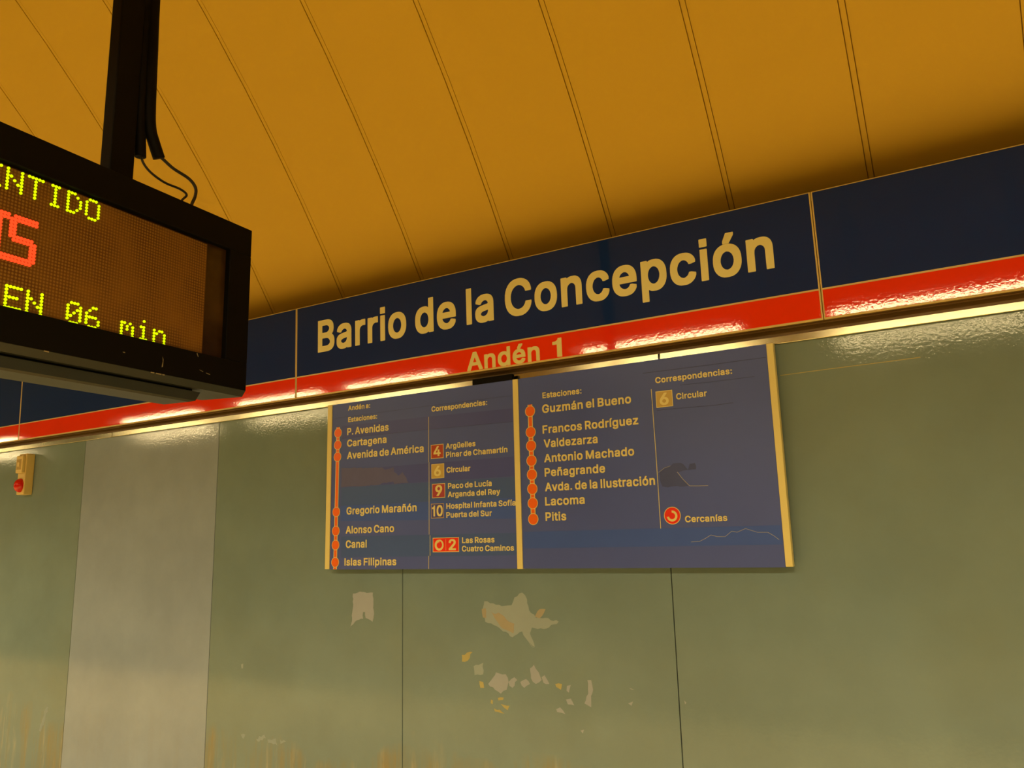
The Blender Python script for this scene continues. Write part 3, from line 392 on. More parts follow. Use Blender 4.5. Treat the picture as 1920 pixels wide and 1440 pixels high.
# remains of stickers and paint on the panels
PATCHES = [
('A',[(-2.6109, 1.3701), (-2.5694, 1.3793), (-2.528, 1.3736), (-2.4907, 1.3758), (-2.4827, 1.2805), (-2.4916, 1.2458), (-2.5324, 1.262), (-2.5362, 1.2879), (-2.548, 1.2877), (-2.5475, 1.2572), (-2.5968, 1.2428), (-2.632, 1.2112), (-2.6148, 1.2467)]),
('B',[(-1.8806, 1.3463), (-1.8371, 1.339), (-1.7942, 1.328), (-1.7469, 1.3327), (-1.7319, 1.3642), (-1.694, 1.3842), (-1.6718, 1.3573), (-1.664, 1.315), (-1.6333, 1.2851), (-1.5883, 1.2862), (-1.5288, 1.2727), (-1.5854, 1.2447), (-1.6527, 1.2464), (-1.6626, 1.2232), (-1.6417, 1.171), (-1.6727, 1.1924), (-1.6989, 1.2296), (-1.7459, 1.2049), (-1.8107, 1.2414), (-1.8775, 1.263), (-1.8913, 1.3022)]),
('C',[(-1.8476, 1.3032), (-1.7998, 1.2964), (-1.772, 1.2737), (-1.735, 1.2592), (-1.7408, 1.2205), (-1.7919, 1.2381), (-1.8243, 1.2723)]),
('C',[(-1.894, 1.3141), (-1.8743, 1.3185), (-1.8713, 1.2789), (-1.8888, 1.2801)]),
('C',[(-1.6376, 1.2888), (-1.614, 1.3199), (-1.587, 1.3204), (-1.6153, 1.284)]),
('D',[(-1.8686, 1.0143), (-1.8295, 1.0627), (-1.7827, 1.0578), (-1.7695, 1.0283), (-1.7797, 0.9974), (-1.8081, 0.9803), (-1.8359, 0.9936)]),
('D',[(-1.6671, 1.087), (-1.6486, 1.103), (-1.6273, 1.0743), (-1.615, 1.0454), (-1.6422, 1.0289), (-1.6639, 1.0498)]),
('D',[(-1.7143, 1.0318), (-1.6866, 1.0447), (-1.6691, 1.0272), (-1.6968, 1.0104)]),
('D',[(-1.7695, 1.0283), (-1.7412, 1.0489), (-1.7278, 1.0384), (-1.7517, 1.0068), (-1.7653, 1.0134)]),
('D',[(-1.6146, 1.0565), (-1.601, 1.0648), (-1.5803, 1.0329), (-1.6065, 1.0349)]),
('D',[(-1.5026, 1.0306), (-1.4854, 1.0353), (-1.4951, 1.0058), (-1.5051, 1.0123)]),
('D',[(-1.4129, 1.0579), (-1.3963, 1.059), (-1.3897, 1.0237), (-1.3997, 0.9875), (-1.4011, 0.9591), (-1.4295, 0.9711), (-1.4111, 1.008)]),
('D',[(-1.509, 0.9795), (-1.4876, 0.9847), (-1.4734, 0.9606), (-1.5013, 0.9621)]),
('D',[(-1.5535, 0.94), (-1.536, 0.9486), (-1.5139, 0.9252), (-1.5496, 0.9295)]),
('B',[(-1.9397, 1.0798), (-1.8908, 1.0979), (-1.8918, 1.0514), (-1.9355, 1.045)]),
('B',[(-1.6816, 1.1997), (-1.6638, 1.1852), (-1.6419, 1.1672), (-1.664, 1.1814)]),
('E',[(-1.9117, 1.0232), (-1.8924, 1.0205), (-1.8881, 0.9977), (-1.9074, 0.9964)]),
('E',[(-1.8558, 0.9542), (-1.8464, 0.9511), (-1.8486, 0.9357), (-1.858, 0.9403)]),
('E',[(-1.8226, 0.9626), (-1.7944, 0.9662), (-1.7975, 0.9569), (-1.82, 0.953)]),
('E',[(-1.8091, 0.941), (-1.7675, 0.9367), (-1.7772, 0.9187), (-1.7955, 0.9285)]),
('E',[(-1.8424, 0.9211), (-1.8144, 0.918), (-1.7915, 0.9048), (-1.81, 0.9048), (-1.838, 0.9086)]),
('E',[(-1.5541, 1.0345), (-1.5238, 1.0365), (-1.529, 1.0143), (-1.5502, 1.0238)]),
('E',[(-1.9983, 1.124), (-1.9435, 1.1384), (-1.9688, 1.1017), (-1.9987, 1.0963)]),
('D',[(-1.2402, 1.0408), (-1.2186, 1.0353), (-1.2326, 1.0357)]),
('D',[(-1.2473, 0.9848), (-1.2272, 0.9932), (-1.2344, 0.9775)]),
('D',[(-1.0279, 1.0114), (-1.0196, 1.0047), (-1.0252, 0.9976)]),
('D',[(-1.4508, 0.8702), (-1.4356, 0.8751), (-1.4413, 0.8605)]),
]
kinds = {'A': 'residueA', 'B': 'residueB', 'C': 'residueC', 'D': 'residueA', 'E': 'residueE'}
for i, (k, pts) in enumerate(PATCHES):
    cx = sum(p[0] for p in pts)/len(pts)
    a = max(s for s in SEAMS if s <= cx)
    lay = 0.0003 if k in 'CE' else 0.0
    o = patch('sticker_residue', pts, WALL_Y-lay, MATS[kinds[k]], panels[round(a, 2)], 0.0003, rough=0.004, seed=i)
LEFTP = [[(-3.3495, 1.0128), (-3.3328, 1.0184), (-3.3343, 0.9949), (-3.3456, 0.9943)], [(-3.3303, 0.6814), (-3.2998, 0.6842), (-3.3083, 0.6635), (-3.3224, 0.6658)],
         [(-3.2236, 0.6714), (-3.1668, 0.6966), (-3.1566, 0.680), (-3.2013, 0.660)], [(-3.1456, 0.6764), (-3.0866, 0.6864), (-3.0779, 0.655), (-3.1384, 0.6613)], [(-3.0613, 0.6839), (-3.0209, 0.6785), (-3.0556, 0.6645)],
         [(-5.0312, 0.6719), (-5.0017, 0.6798), (-5.0373, 0.5776), (-5.0618, 0.5369), (-5.083, 0.5405)]]
for i, pts in enumerate(LEFTP):
    cx = sum(p[0] for p in pts)/len(pts); a = max(s for s in SEAMS if s <= cx)
    patch('sticker_residue', pts, WALL_Y, MATS['residueB'], panels[round(a, 2)], 0.0003, rough=0.006, seed=50+i)
patch('scratch', ribbon([(-0.588, 2.161), (-0.42, 2.1632), (-0.25, 2.164), (-0.130, 2.1655)], 0.0026), WALL_Y, MATS['residueE'], panels[-1.05], 0.0003)

# aluminium trim along the top of the panels, in lengths
STRIP = [XL, -12.0, -8.05, -4.545, -1.038, 2.47, 6.0, XR]
tr = MB()
for a, b in zip(STRIP, STRIP[1:]):
    tr.box(a+0.003, b-0.003, WALL_Y-0.014, WALL_Y+0.004, 2.2756, 2.3045, bevel=0.002)
tag(tr.build('trim_1', MATS['alu']), kind='structure')

BY, BZ, BH = 2.868, 2.3247, 0.471
# steel trough behind the station-name band
tb = MB()
tb.box(XL, XR, BY+0.014, WALL_Y+0.005, 2.329, 2.333)
tb.box(XL, XR, BY+0.014, BY+0.020, 2.333, 2.772)
tb.box(XL, XR, BY+0.014, WALL_Y+0.030, 2.768, 2.772)
tb.box(XL, XR, 2.905, 2.917, 2.3235, 2.330, bevel=0.001)
tb.box(XL, XR, 2.930, WALL_Y+0.006, 2.303, 2.330)
tag(tb.build('trim_2', MATS['brown_metal']), kind='structure')

# vault: shell plus hung panels with double joint lines
def arc(r, n, z0=2.65):
    t0 = math.asin((z0-ZC)/r); return [(YC + r*cos(t0+(pi-2*t0)*k/n), ZC + r*sin(t0+(pi-2*t0)*k/n)) for k in range(n+1)]
def vault_sheet(x0, x1, r0, r1, n=56):
    m = MB(); A = arc(r0, n); B = arc(r1, n)
    V = {}
    for i in range(n+1):
        for j, (x, P) in enumerate(((x0, A), (x1, A), (x1, B), (x0, B))):
            V[i, j] = m.bm.verts.new((x, P[i][0], P[i][1]))
    for i in range(n):
        for j in range(4):
            f = m.bm.faces.new((V[i, j], V[i, (j+1) % 4], V[i+1, (j+1) % 4], V[i+1, j])); f.smooth = False
    m.bm.faces.new([V[0, j] for j in range(4)]); m.bm.faces.new([V[n, j] for j in range(4)])
    return m
ce = vault_sheet(XL, XR, RV+0.011, RV+0.12).build('ceiling', MATS['vault_gap'])
tag(ce, kind='structure')
RX, RS = -0.2246, 0.5217
ks = range(-15, 32)
for k in ks:
    x1 = RX - RS*k; x0 = x1 - RS
    a, b = max(x0+0.0125, XL), min(x1-0.0125, XR)
    if b-a < 0.05: continue
    o = vault_sheet(a, b, RV, RV+0.009).build('ceiling_panel', MATS['vault'], ce)
    if XL < x1 < XR: vault_sheet(x1-0.0088, x1+0.0088, RV+0.002, RV+0.009).build('joint_cover', MATS['vault'], ce)

# ================================================================== station-name band
def band_panel(name, x0, x1, label, cat):
    root = empty(name, (x0, BY, BZ)); tag(root, label, cat)
    root.rotation_euler = (TILT, 0, 0)
    W_, H_ = x1-x0, BH
    g = 0.0009
    MB().box(g, W_-g, 0.0, 0.011, 0.0, H_, bevel=0.0025).build('enamel_plate', MATS['cream_rim'], root)
    e = 0.0065
    MB().box(e, W_-e, -0.0008, 0.001, 0.1122, H_-0.0045, bevel=0.0004, seg=1).build('blue_field', MATS['blue'], root)
    # red stripe with a softly rolled lower lip
    MB().prism([(-0.0008, 0.1055), (0.001, 0.1055), (0.001, 0.0070), (-0.0008, 0.0070)], 'x', e, W_-e).build('red_stripe', MATS['red'], root)
    return root
TILT = radians(1.45)
JOINTS = [-7.9894, -5.4646, -2.9377, -0.4101, 2.1172]
band_panel('band_panel', JOINTS[0], JOINTS[1], 'blue and red band panel farthest left, partly behind the hanging departure display', 'wall panel')
band_panel('band_panel', JOINTS[1], JOINTS[2], 'blank blue and red band panel between the departure display and the station name', 'wall panel')
name_sign = band_panel('station_name_sign', JOINTS[2], JOINTS[3], 'blue and red enamel sign reading Barrio de la Concepción and Andén 1', 'sign')
band_panel('band_panel', JOINTS[3], JOINTS[4], 'blank blue and red band panel at the right edge, right of the station name', 'wall panel')
def on_sign(s, x, z, wdt, cap, name, lab):
    o = lettering(name, s, x-JOINTS[2], z-BZ, wdt, cap, -0.0008, MATS['cream'], name_sign); o['label'] = lab
on_sign('Barrio de la Concepción', -2.7878, 2.5409, 2.2318, 0.1628, 'name_lettering', 'large cream lettering Barrio de la Concepción')
on_sign('Andén', -1.8976, 2.3324, 0.3641, 0.0819, 'platform_lettering', 'cream lettering Andén on the red stripe')
on_sign('1', -1.4723, 2.3344, 0.0432, 0.0806, 'platform_numeral', 'cream numeral 1 on the red stripe')

# ================================================================== line map boards
YM = 2.895
Z0, Z1 = 1.4825, 2.2730
def board(name, x0, x1, label):
    root = empty(name, ((x0+x1)/2, YM, Z0)); tag(root, label, 'sign')
    return root
class Frame:                      # places parts given in world metres under a root
    def __init__(s, root): s.r = root
    def fix(s, o):
        o.location = Vector(o.location) - s.r.location; return o
def mb_part(root, mb, name, mat): return Frame(root).fix(mb.build(name, mat, root))
def letter_part(root, s, x, z, wdt, cap, name='station_lettering', mat='cream', y=YM-0.0009):
    o = lettering(name, s, x, z, wdt, cap, y, MATS[mat], root, 0.0006); o['label'] = 'cream lettering reading ' + s.rstrip(':')
    return Frame(root).fix(o)
def patch_part(root, name, pts, mat, y, thick=0.0004, rough=0.0, seed=1):
    return Frame(root).fix(patch(name, pts, y, MATS[mat], root, thick, rough, seed))

LB = board('line_map_board', -2.742, -1.684, 'left blue line map board with the platform heading and stations Avenidas to Islas Filipinas')
RB = board('line_map_board', -1.684, -0.593, 'right blue line map board with stations Guzmán el Bueno to Pitis')
mb_part(LB, MB().box(-2.7145, -1.685, YM, YM+0.022, Z0, Z1, bevel=0.001, seg=1), 'board', MATS['map_blue'])
mb_part(LB, MB().box(-2.742, -2.7145, YM-0.004, YM+0.024, Z0+0.002, Z1+0.001, bevel=0.002), 'frame_bar', MATS['cream_edge'])
mb_part(RB, MB().box(-1.658, -0.6175, YM, YM+0.022, Z0, Z1, bevel=0.001, seg=1), 'board', MATS['map_blue'])
mb_part(RB, MB().box(-1.684, -1.658, YM-0.004, YM+0.024, Z0-0.001, Z1, bevel=0.002), 'frame_bar', MATS['cream_edge'])
mb_part(RB, MB().box(-0.6175, -0.593, YM-0.004, YM+0.024, Z0+0.0025, Z1+0.001, bevel=0.002), 'frame_bar', MATS['cream_edge'])
for root, xs in ((LB, (-2.55, -1.85)), (RB, (-1.5, -0.75))):
    for x in xs:
        for z in (1.60, 2.12): mb_part(root, MB().box(x-0.02, x+0.02, YM+0.022, WALL_Y, z-0.02, z+0.02), 'spacer', MATS['charcoal'])
mb_part(LB, MB().box(-1.893, -1.688, YM+0.002, YM+0.022, Z1-0.004, Z1+0.027, bevel=0.002), 'mounting_clip', MATS['black'])

# vinyl strips stuck over the boards
y1 = YM-0.0001
def strip(root, pts, mat, lvl=0): patch_part(root, 'vinyl_strip', pts, mat, y1-0.0001*lvl, 0.0003)
strip(LB, [(-2.650, 2.163), (-2.128, 2.157), (-1.690, 2.149), (-1.690, 2.091), (-2.126, 2.098), (-2.650, 2.101)], 'map_dark')
strip(LB, [(-2.650, 1.948), (-1.690, 1.943), (-1.690, 1.860), (-2.650, 1.865)], 'map_dark')
strip(LB, [(-2.650, 1.864), (-1.6855, 1.858), (-1.6855, 1.772), (-2.650, 1.779)], 'map_teal')
strip(LB, [(-2.650, 1.778), (-1.6855, 1.771), (-1.6855, 1.685), (-2.650, 1.706)], 'map_sky')
strip(LB, [(-2.645, 1.634), (-1.6865, 1.627), (-1.6865, 1.5365), (-2.645, 1.538)], 'map_teal')
strip(RB, [(-1.650, 1.630), (-0.622, 1.626), (-0.622, 1.560), (-1.650, 1.563)], 'map_sky')
patch_part(LB, 'torn_vinyl', [(-2.6507, 1.9574), (-2.4519, 1.9467), (-2.4007, 1.9458), (-2.3815, 1.9322), (-2.3313, 1.9412), (-2.3281, 1.9189), (-2.3032, 1.9002), (-2.2786, 1.9157), (-2.2449, 1.8653), (-2.3247, 1.8625), (-2.3341, 1.8753), (-2.451, 1.8647), (-2.6488, 1.8654)], 'map_worn', y1-0.0003, 0.0003, 0.003, 3)
patch_part(RB, 'torn_vinyl', [(-1.0524, 1.8356), (-1.0324, 1.8504), (-1.0067, 1.8567), (-0.9957, 1.866), (-0.9645, 1.8659), (-0.9472, 1.8487), (-0.9397, 1.8383), (-0.9321, 1.8596), (-0.9115, 1.8622), (-0.9092, 1.8383), (-0.9854, 1.8333), (-0.9624, 1.8061), (-0.9376, 1.781), (-1.0224, 1.7777), (-1.0431, 1.7828), (-1.0502, 1.8032)], 'map_torn', y1, 0.0003, 0.003, 4)
for pts, wd, m in (([(-0.9812, 1.8331), (-0.9624, 1.8061), (-0.9377, 1.779), (-0.9034, 1.7771), (-0.8675, 1.7761)], 0.0018, 'tear'),
                   ([(-1.0545, 1.8357), (-1.0324, 1.8504), (-1.0067, 1.8577)], 0.0012, 'tear'),
                   ([(-0.9458, 1.5755), (-0.9138, 1.5768), (-0.8933, 1.5859), (-0.8707, 1.5986), (-0.8478, 1.5924), (-0.8188, 1.5917), (-0.7943, 1.6099), (-0.7756, 1.6057), (-0.7444, 1.6179), (-0.7045, 1.6038), (-0.6678, 1.6028), (-0.6471, 1.5895), (-0.6319, 1.5765)], 0.0014, 'tear')):
    patch_part(RB, 'tear_line', ribbon(pts, wd), m, y1-0.0003, 0.0003)
for pts, wd in (([(-1.0956, 2.2254), (-0.86, 2.2235), (-0.6226, 2.2241)], 0.0026), ([(-0.9487, 2.161), (-0.85, 2.1585), (-0.668, 2.1589)], 0.0020), ([(-1.046, 2.0724), (-1.018, 2.0737), (-0.8219, 2.0693), (-0.7524, 2.0718)], 0.0022)):
    patch_part(RB, 'vinyl_seam', ribbon(pts, wd), 'map_torn', y1-0.0002, 0.0002)
for pts, wd in (([(-2.700, 2.2035), (-2.2, 2.206), (-1.690, 2.204)], 0.0016), ([(-2.650, 2.101), (-2.126, 2.098), (-1.690, 2.091)], 0.0016)):
    patch_part(LB, 'vinyl_seam', ribbon(pts, wd), 'map_torn', y1-0.0004, 0.0002)

# headings and station names
HEAD_L = [("Andén a:", -2.6114, 2.2337, 0.1372, 0.0237), ("Estaciones:", -2.6103, 2.1769, 0.1794, 0.0240), ("Correspondencias:", -2.1131, 2.1771, 0.2976, 0.0238)]
STAT_L = [("P. Avenidas", -2.6153, 2.1142, 0.2544, 0.0347), ("Cartagena", -2.6151, 2.0578, 0.2422, 0.0341), ("Avenida de América", -2.6140, 1.9981, 0.4558, 0.0346),
          ("Gregorio Marañón", -2.6126, 1.7355, 0.4138, 0.0347), ("Alonso Cano", -2.6155, 1.6472, 0.2891, 0.0344), ("Canal", -2.6141, 1.5808, 0.1273, 0.0350), ("Islas Filipinas", -2.6208, 1.5000, 0.3077, 0.0339)]
DEST_L = [("Argüelles", -2.0365, 2.0024, 0.1573, 0.0240), ("Pinar de Chamartín", -2.0357, 1.9638, 0.3174, 0.0247), ("Circular", -2.0333, 1.8965, 0.1260, 0.0240), ("Paco de Lucía", -2.0265, 1.8260, 0.2262, 0.0243),
          ("Arganda del Rey", -2.0277, 1.7892, 0.2692, 0.0241), ("Hospital Infanta Sofía", -2.0362, 1.7388, 0.3515, 0.0243), ("Puerta del Sur", -2.0367, 1.7004, 0.2345, 0.0246), ("Las Rosas", -1.9557, 1.5903, 0.1638, 0.0247), ("Cuatro Caminos", -1.9570, 1.5551, 0.2587, 0.0240)]
HEAD_R = [("Estaciones:", -1.5419, 2.1754, 0.1798, 0.0245), ("Correspondencias:", -1.0453, 2.1790, 0.2969, 0.0235)]
STAT_R = [("Guzmán el Bueno", -1.5453, 2.1131, 0.3960, 0.0350), ("Francos Rodríguez", -1.5465, 2.0269, 0.4219, 0.0343), ("Valdezarza", -1.5428, 1.9684, 0.2426, 0.0343), ("Antonio Machado", -1.5434, 1.9078, 0.3953, 0.0343),
          ("Peñagrande", -1.5435, 1.8496, 0.2698, 0.0345), ("Avda. de la Ilustración", -1.5437, 1.7898, 0.4729, 0.0348), ("Lacoma", -1.5458, 1.7320, 0.1778, 0.0348), ("Pitis", -1.5461, 1.6704, 0.0939, 0.0348)]
DEST_R = [("Circular", -0.9665, 2.1066, 0.1188, 0.0235), ("Cercanías", -0.9630, 1.6465, 0.1563, 0.0236)]
for root, hs, ss, ds in ((LB, HEAD_L, STAT_L, DEST_L), (RB, HEAD_R, STAT_R, DEST_R)):
    for t in hs: letter_part(root, *t, name='heading_lettering')
    for t in ss: letter_part(root, *t, name='station_lettering')
    for t in ds: letter_part(root, *t, name='destination_lettering')

# route lines with station dots
yd = YM-0.0009
def route(root, x_of, zs, z_top, z_bot):
    mb_part(root, MB().prism(ribbon([(x_of(z_top), z_top), (x_of(z_bot), z_bot)], 0.0225), 'y', yd-0.0004, yd), 'route_outline', MATS['cream'])
    mb_part(root, MB().prism(ribbon([(x_of(z_top), z_top), (x_of(z_bot), z_bot)], 0.0150), 'y', yd-0.0007, yd), 'route_line', MATS['route'])
    for z in zs:
        d = mb_part(root, MB().prism(circle(x_of(z), z, 0.0240), 'y', yd-0.0010, yd), 'station_dot', MATS['cream'])
        c = MB().prism(circle(x_of(z), z, 0.0215), 'y', yd-0.0013, yd-0.0008).build('dot_fill', MATS['route'], d)
        c.location = Vector((0, 0, 0)) - Vector((0, 0, 0))
route(LB, lambda z: -2.6788 + (z-1.5157)*0.0075, [2.1302, 2.0715, 2.0139, 1.7506, 1.6612, 1.5956, 1.5157], 2.1585, Z0+0.001)
route(RB, lambda z: -1.603, [2.1272, 2.0389, 1.9815, 1.9195, 1.8617, 1.8032, 1.7443, 1.6802], 2.1556, 1.6802)

# thin column rules
patch_part(LB, 'column_rule', ribbon([(-2.1298, 2.1557), (-2.1311, 1.9508)], 0.0022), 'cream', yd, 0.0003)
patch_part(LB, 'column_rule', ribbon([(-2.1288, 1.9500), (-2.1302, 1.6312)], 0.0022), 'cream', yd, 0.0003)
patch_part(LB, 'column_rule', ribbon([(-2.1250, 1.6278), (-2.1256, 1.5400)], 0.0022), 'cream', yd, 0.0003)
patch_part(LB, 'column_rule', ribbon([(-2.1328, 1.5395), (-2.1340, 1.4835)], 0.0022), 'cream', yd, 0.0003)
patch_part(RB, 'column_rule', ribbon([(-1.0640, 2.1584), (-1.0604, 1.8900), (-1.0592, 1.6267)], 0.0024), 'cream', yd, 0.0003)

# line-number badges
def badge(root, x0, x1, z0, z1, mat, num, nx, nz, nw, nh, lab):
    b = mb_part(root, MB().prism(rect(x0, x1, z0, z1), 'y', yd-0.0003, yd), 'line_badge', MATS['cream'] if mat != 'badge10' else MATS['badge6']); b['label'] = lab
    e = 0.0026
    MB().prism(rect(x0+e, x1-e, z0+e, z1-e), 'y', yd-0.0005, yd-0.0002).build('badge_field', MATS[mat], b)
    lettering('badge_numeral', num, nx, nz, nw, nh, yd-0.0005, MATS['cream'], b, 0.0005)
    return b
badge(LB, -2.1183, -2.0486, 1.9634, 2.0266, 'badge4', '4', -2.1035, 1.9740, 0.0390, 0.0445, 'brown badge with numeral 4')
badge(LB, -2.1160, -2.0463, 1.8755, 1.9395, 'badge6', '6', -2.1009, 1.8848, 0.0370, 0.0461, 'grey badge with numeral 6')
badge(LB, -2.1126, -2.0420, 1.7888, 1.8516, 'badge9', '9', -2.0948, 1.7975, 0.0373, 0.0470, 'purple badge with numeral 9')
badge(LB, -2.1187, -2.0505, 1.7005, 1.7646, 'badge10', '10', -2.1132, 1.7089, 0.0576, 0.0480, 'outlined dark blue badge with numeral 10')
b2 = badge(LB, -2.1105, -1.9716, 1.5541, 1.6162, 'badge2', '2', -2.0253, 1.5615, 0.0375, 0.0470, 'double red badge with a ring and numeral 2')
MB().prism(rect(-2.0415, -2.0403, 1.5610, 1.6090), 'y', yd-0.0008, yd-0.0004).build('badge_rule', MATS['cream'], b2)
# ring with a drop-shaped notch at its top
def ring_mesh(cx, cz, ro, ri, a0, a1, n=40, taper=0.0):
    o = []; i_ = []
    for k in range(n+1):
        t = k/n; a = a0+(a1-a0)*t
        w_ = (ro-ri)*(1-taper*t)
        o.append((cx+ro*cos(a), cz+ro*sin(a))); i_.append((cx+(ro-w_)*cos(a), cz+(ro-w_)*sin(a)))
    return o+i_[::-1]
MB().prism(ring_mesh(-2.0762, 1.5845, 0.0238, 0.0120, radians(108), radians(108+348), taper=0.45), 'y', yd-0.0008, yd-0.0004).build('badge_ring', MATS['cream'], b2)
MB().prism([(-2.0850, 1.6060), (-2.0700, 1.6085), (-2.0740, 1.6020), (-2.0765, 1.5935)], 'y', yd-0.0009, yd-0.0004).build('badge_ring', MATS['cream'], b2)
badge(RB, -1.0475, -0.9806, 2.0833, 2.1468, 'badge6', '6', -1.0325, 2.0915, 0.0360, 0.0470, 'grey badge with numeral 6')
# suburban railway emblem: red disc, cream rim, open arc
em = mb_part(RB, MB().prism(circle(-1.0110, 1.6729, 0.0325, 48), 'y', yd-0.0003, yd), 'railway_emblem', MATS['cream']); em['label'] = 'round red emblem with an open cream arc'
MB().prism(circle(-1.0110, 1.6729, 0.0300, 48), 'y', yd-0.0006, yd-0.0002).build('emblem_disc', MATS['badge2'], em)
MB().prism(ring_mesh(-1.0120, 1.6715, 0.0205, 0.0120, radians(92), radians(-172)), 'y', yd-0.0009, yd-0.0005).build('emblem_arc', MATS['cream'], em)

# ================================================================== alarm box on the wall
ab = empty('alarm_box', (-5.428, WALL_Y, 1.968)); tag(ab, 'ivory alarm box with a red dome on the green wall at the far left', 'alarm')
def ap(mb, name, mat): o = mb.build(name, mat, ab); o.location = -ab.location; return o
ap(MB().box(-5.472, -5.384, 2.888, WALL_Y, 1.968, 2.236, bevel=0.006, seg=3), 'housing', MATS['ivory'])
ap(MB().box(-5.466, -5.392, 2.868, 2.889, 2.108, 2.222, bevel=0.005, seg=3), 'call_unit', MATS['ivory'])
ap(MB().box(-5.456, -5.404, 2.8665, 2.870, 2.130, 2.198, bevel=0.001, seg=1), 'call_plate', MATS['ivory_dark'])
ap(MB().box(-5.442, -5.418, 2.862, 2.868, 2.150, 2.178, bevel=0.002), 'push_button', MATS['ivory'])
ap(MB().dome((-5.428, 2.889, 2.028), 0.037, 0.040, 0.046), 'red_dome', MATS['red_lens'])

# ================================================================== hanging departure display
PSI = radians(2.85)
DZ = 2.0
dd = empty('departure_display', (-1.8, 0.84, DZ), PSI)
tag(dd, 'black hanging departure display with lit yellow and red dot lettering', 'display')
S0, S1 = -0.66, 0.7553                      # along the front, 0 at the picture edge
HZ = 1.6-DZ
def dp(mb, name, mat, parent=dd): return mb.build(name, mat, parent)
def hz(h): return h+HZ
# case: front frame built as four bars round the recessed window
WS0, WS1, WH0, WH1 = -0.58, 0.6743, 0.5308, 0.8633
case = MB()
case.box(-0.150, -0.020, S0, S1, hz(0.4415), hz(0.949), bevel=0.004)
dp(case, 'case', MATS['black'])
fr = MB()
fr.box(-0.022, 0.0, S0, S1, hz(WH1), hz(0.949), bevel=0.002)
fr.box(-0.022, 0.0, S0, S1, hz(0.449), hz(WH0), bevel=0.002)
fr.box(-0.022, 0.0, S0, WS0, hz(WH0), hz(WH1), bevel=0.002)
fr.box(-0.022, 0.0, WS1, S1, hz(WH0), hz(WH1), bevel=0.002)
dp(fr, 'bezel', MATS['black'])
def yprism(pts, y0, y1, mi=0, ye=None):
    """profile (x,z) swept along local Y; ye slants the far end"""
    m = MB(); n = len(pts)
    A = [m.bm.verts.new((p[0], y0, p[1])) for p in pts]
    B = [m.bm.verts.new((p[0], y1 if ye is None else ye[i], p[1])) for i, p in enumerate(pts)]
    for i in range(n): m.bm.faces.new((A[i], A[(i+1) % n], B[(i+1) % n], B[i]))
    m.bm.faces.new(A); m.bm.faces.new(B); return m
dp(yprism([(-0.0005, hz(0.4495)), (-0.014, hz(0.4325)), (-0.148, hz(0.4325)), (-0.148, hz(0.4425)), (-0.019, hz(0.4495))], S0+0.001, S1-0.001,
          ye=[S1-0.001, S1-0.001, S1-0.03, S1-0.03, S1-0.001]), 'lower_lip', MATS['charcoal'])
dp(yprism([(-0.026, hz(0.4260)), (-0.030, hz(0.4010)), (-0.038, hz(0.3965)), (-0.125, hz(0.3965)), (-0.132, hz(0.4260))], S0+0.1, 0.61,
          ye=[0.613, 0.601, 0.585, 0.575, 0.613]), 'underside_rail', MATS['charcoal'])
dp(MB().box(-0.118, -0.038, S0+0.12, 0.595, hz(0.4255), hz(0.4330)), 'rail_spacer', MATS['black'])
dp(MB().box(-0.0215, -0.0185, WS0, WS1, hz(WH0), hz(WH1)), 'window_backing', MATS['smoked'])
mx = dp(MB().box(-0.019, -0.014, WS0+0.02, 0.6010, hz(WH0), hz(0.8575)), 'led_matrix', MATS['matrix'])
# lit dots
FONT = {
 'S': ['01110','10001','10000','01110','00001','10001','01110'], 'E': ['11111','10000','10000','11110','10000','10000','11111'],
 'N': ['10001','10001','11001','10101','10011','10001','10001'], 'T': ['11111','00100','00100','00100','00100','00100','00100'],
 'I': ['01110','00100','00100','00100','00100','00100','01110'], 'D': ['11100','10010','10001','10001','10001','10010','11100'],
 'O': ['01110','10001','10001','10001','10001','10001','01110'], '0': ['01110','10001','10011','10101','11001','10001','01110'],
 '6': ['00110','01000','10000','11110','10001','10001','01110'], 'm': ['00000','00000','11010','10101','10101','10001','10001'],
 'i': ['00100','00000','01100','00100','00100','00100','01110'], 'n': ['00000','00000','10110','11001','10001','10001','10001'], ' ': ['00000']*7}
BIG = {
 'P': ['11111110','11111111','11000011','11000011','11000011','11000011','11111111','11111110','11000000','11000000','11000000','11000000','11000000','11000000'],
 'I': ['111111','111111','001100','001100','001100','001100','001100','001100','001100','001100','001100','001100','111111','111111'],
 'T': ['11111111','11111111','00011000','00011000','00011000','00011000','00011000','00011000','00011000','00011000','00011000','00011000','00011000','00011000'],
 'S': ['01111111','11111111','11000000','11000000','11000000','11000000','11111110','01111111','00000011','00000011','00000011','00000011','11111111','11111110']}
P_ = 0.008
def led_line(name, cells, mat, r, lab):
    m = MB(); n = 10
    for s, h in cells:
        V = [m.bm.verts.new((-0.0115, s+r*cos(2*pi*k/n), hz(h)+r*sin(2*pi*k/n))) for k in range(n)]
        B = [m.bm.verts.new((-0.0142, s+r*1.02*cos(2*pi*k/n), hz(h)+r*1.02*sin(2*pi*k/n))) for k in range(n)]
        m.bm.faces.new(V)
        for k in range(n): m.bm.faces.new((V[k], V[(k+1) % n], B[(k+1) % n], B[k]))
    o = dp(m, name, mat); o['label'] = lab
def cells(text, s0, h0):
    out = []
    for i, ch in enumerate(text):
        for r_, row in enumerate(FONT[ch]):
            for c_, v in enumerate(row):
                if v == '1': out.append((s0+(i*6+c_)*P_, h0-r_*P_))
    return out
led_line('lit_text', cells('SENTIDO', 0.036-0.096, 0.8534), MATS['led_yellow'], 0.0034, 'yellow-green dot text SENTIDO')
for word, k_ in (('EN', 0), ('06', 3), ('min', 6)):
    led_line('lit_text', cells(word, 0.0580+k_*6*P_, 0.5818), MATS['led_yellow'], 0.0035, 'yellow-green dot text ' + word)
big = []; s_end = 0.0546
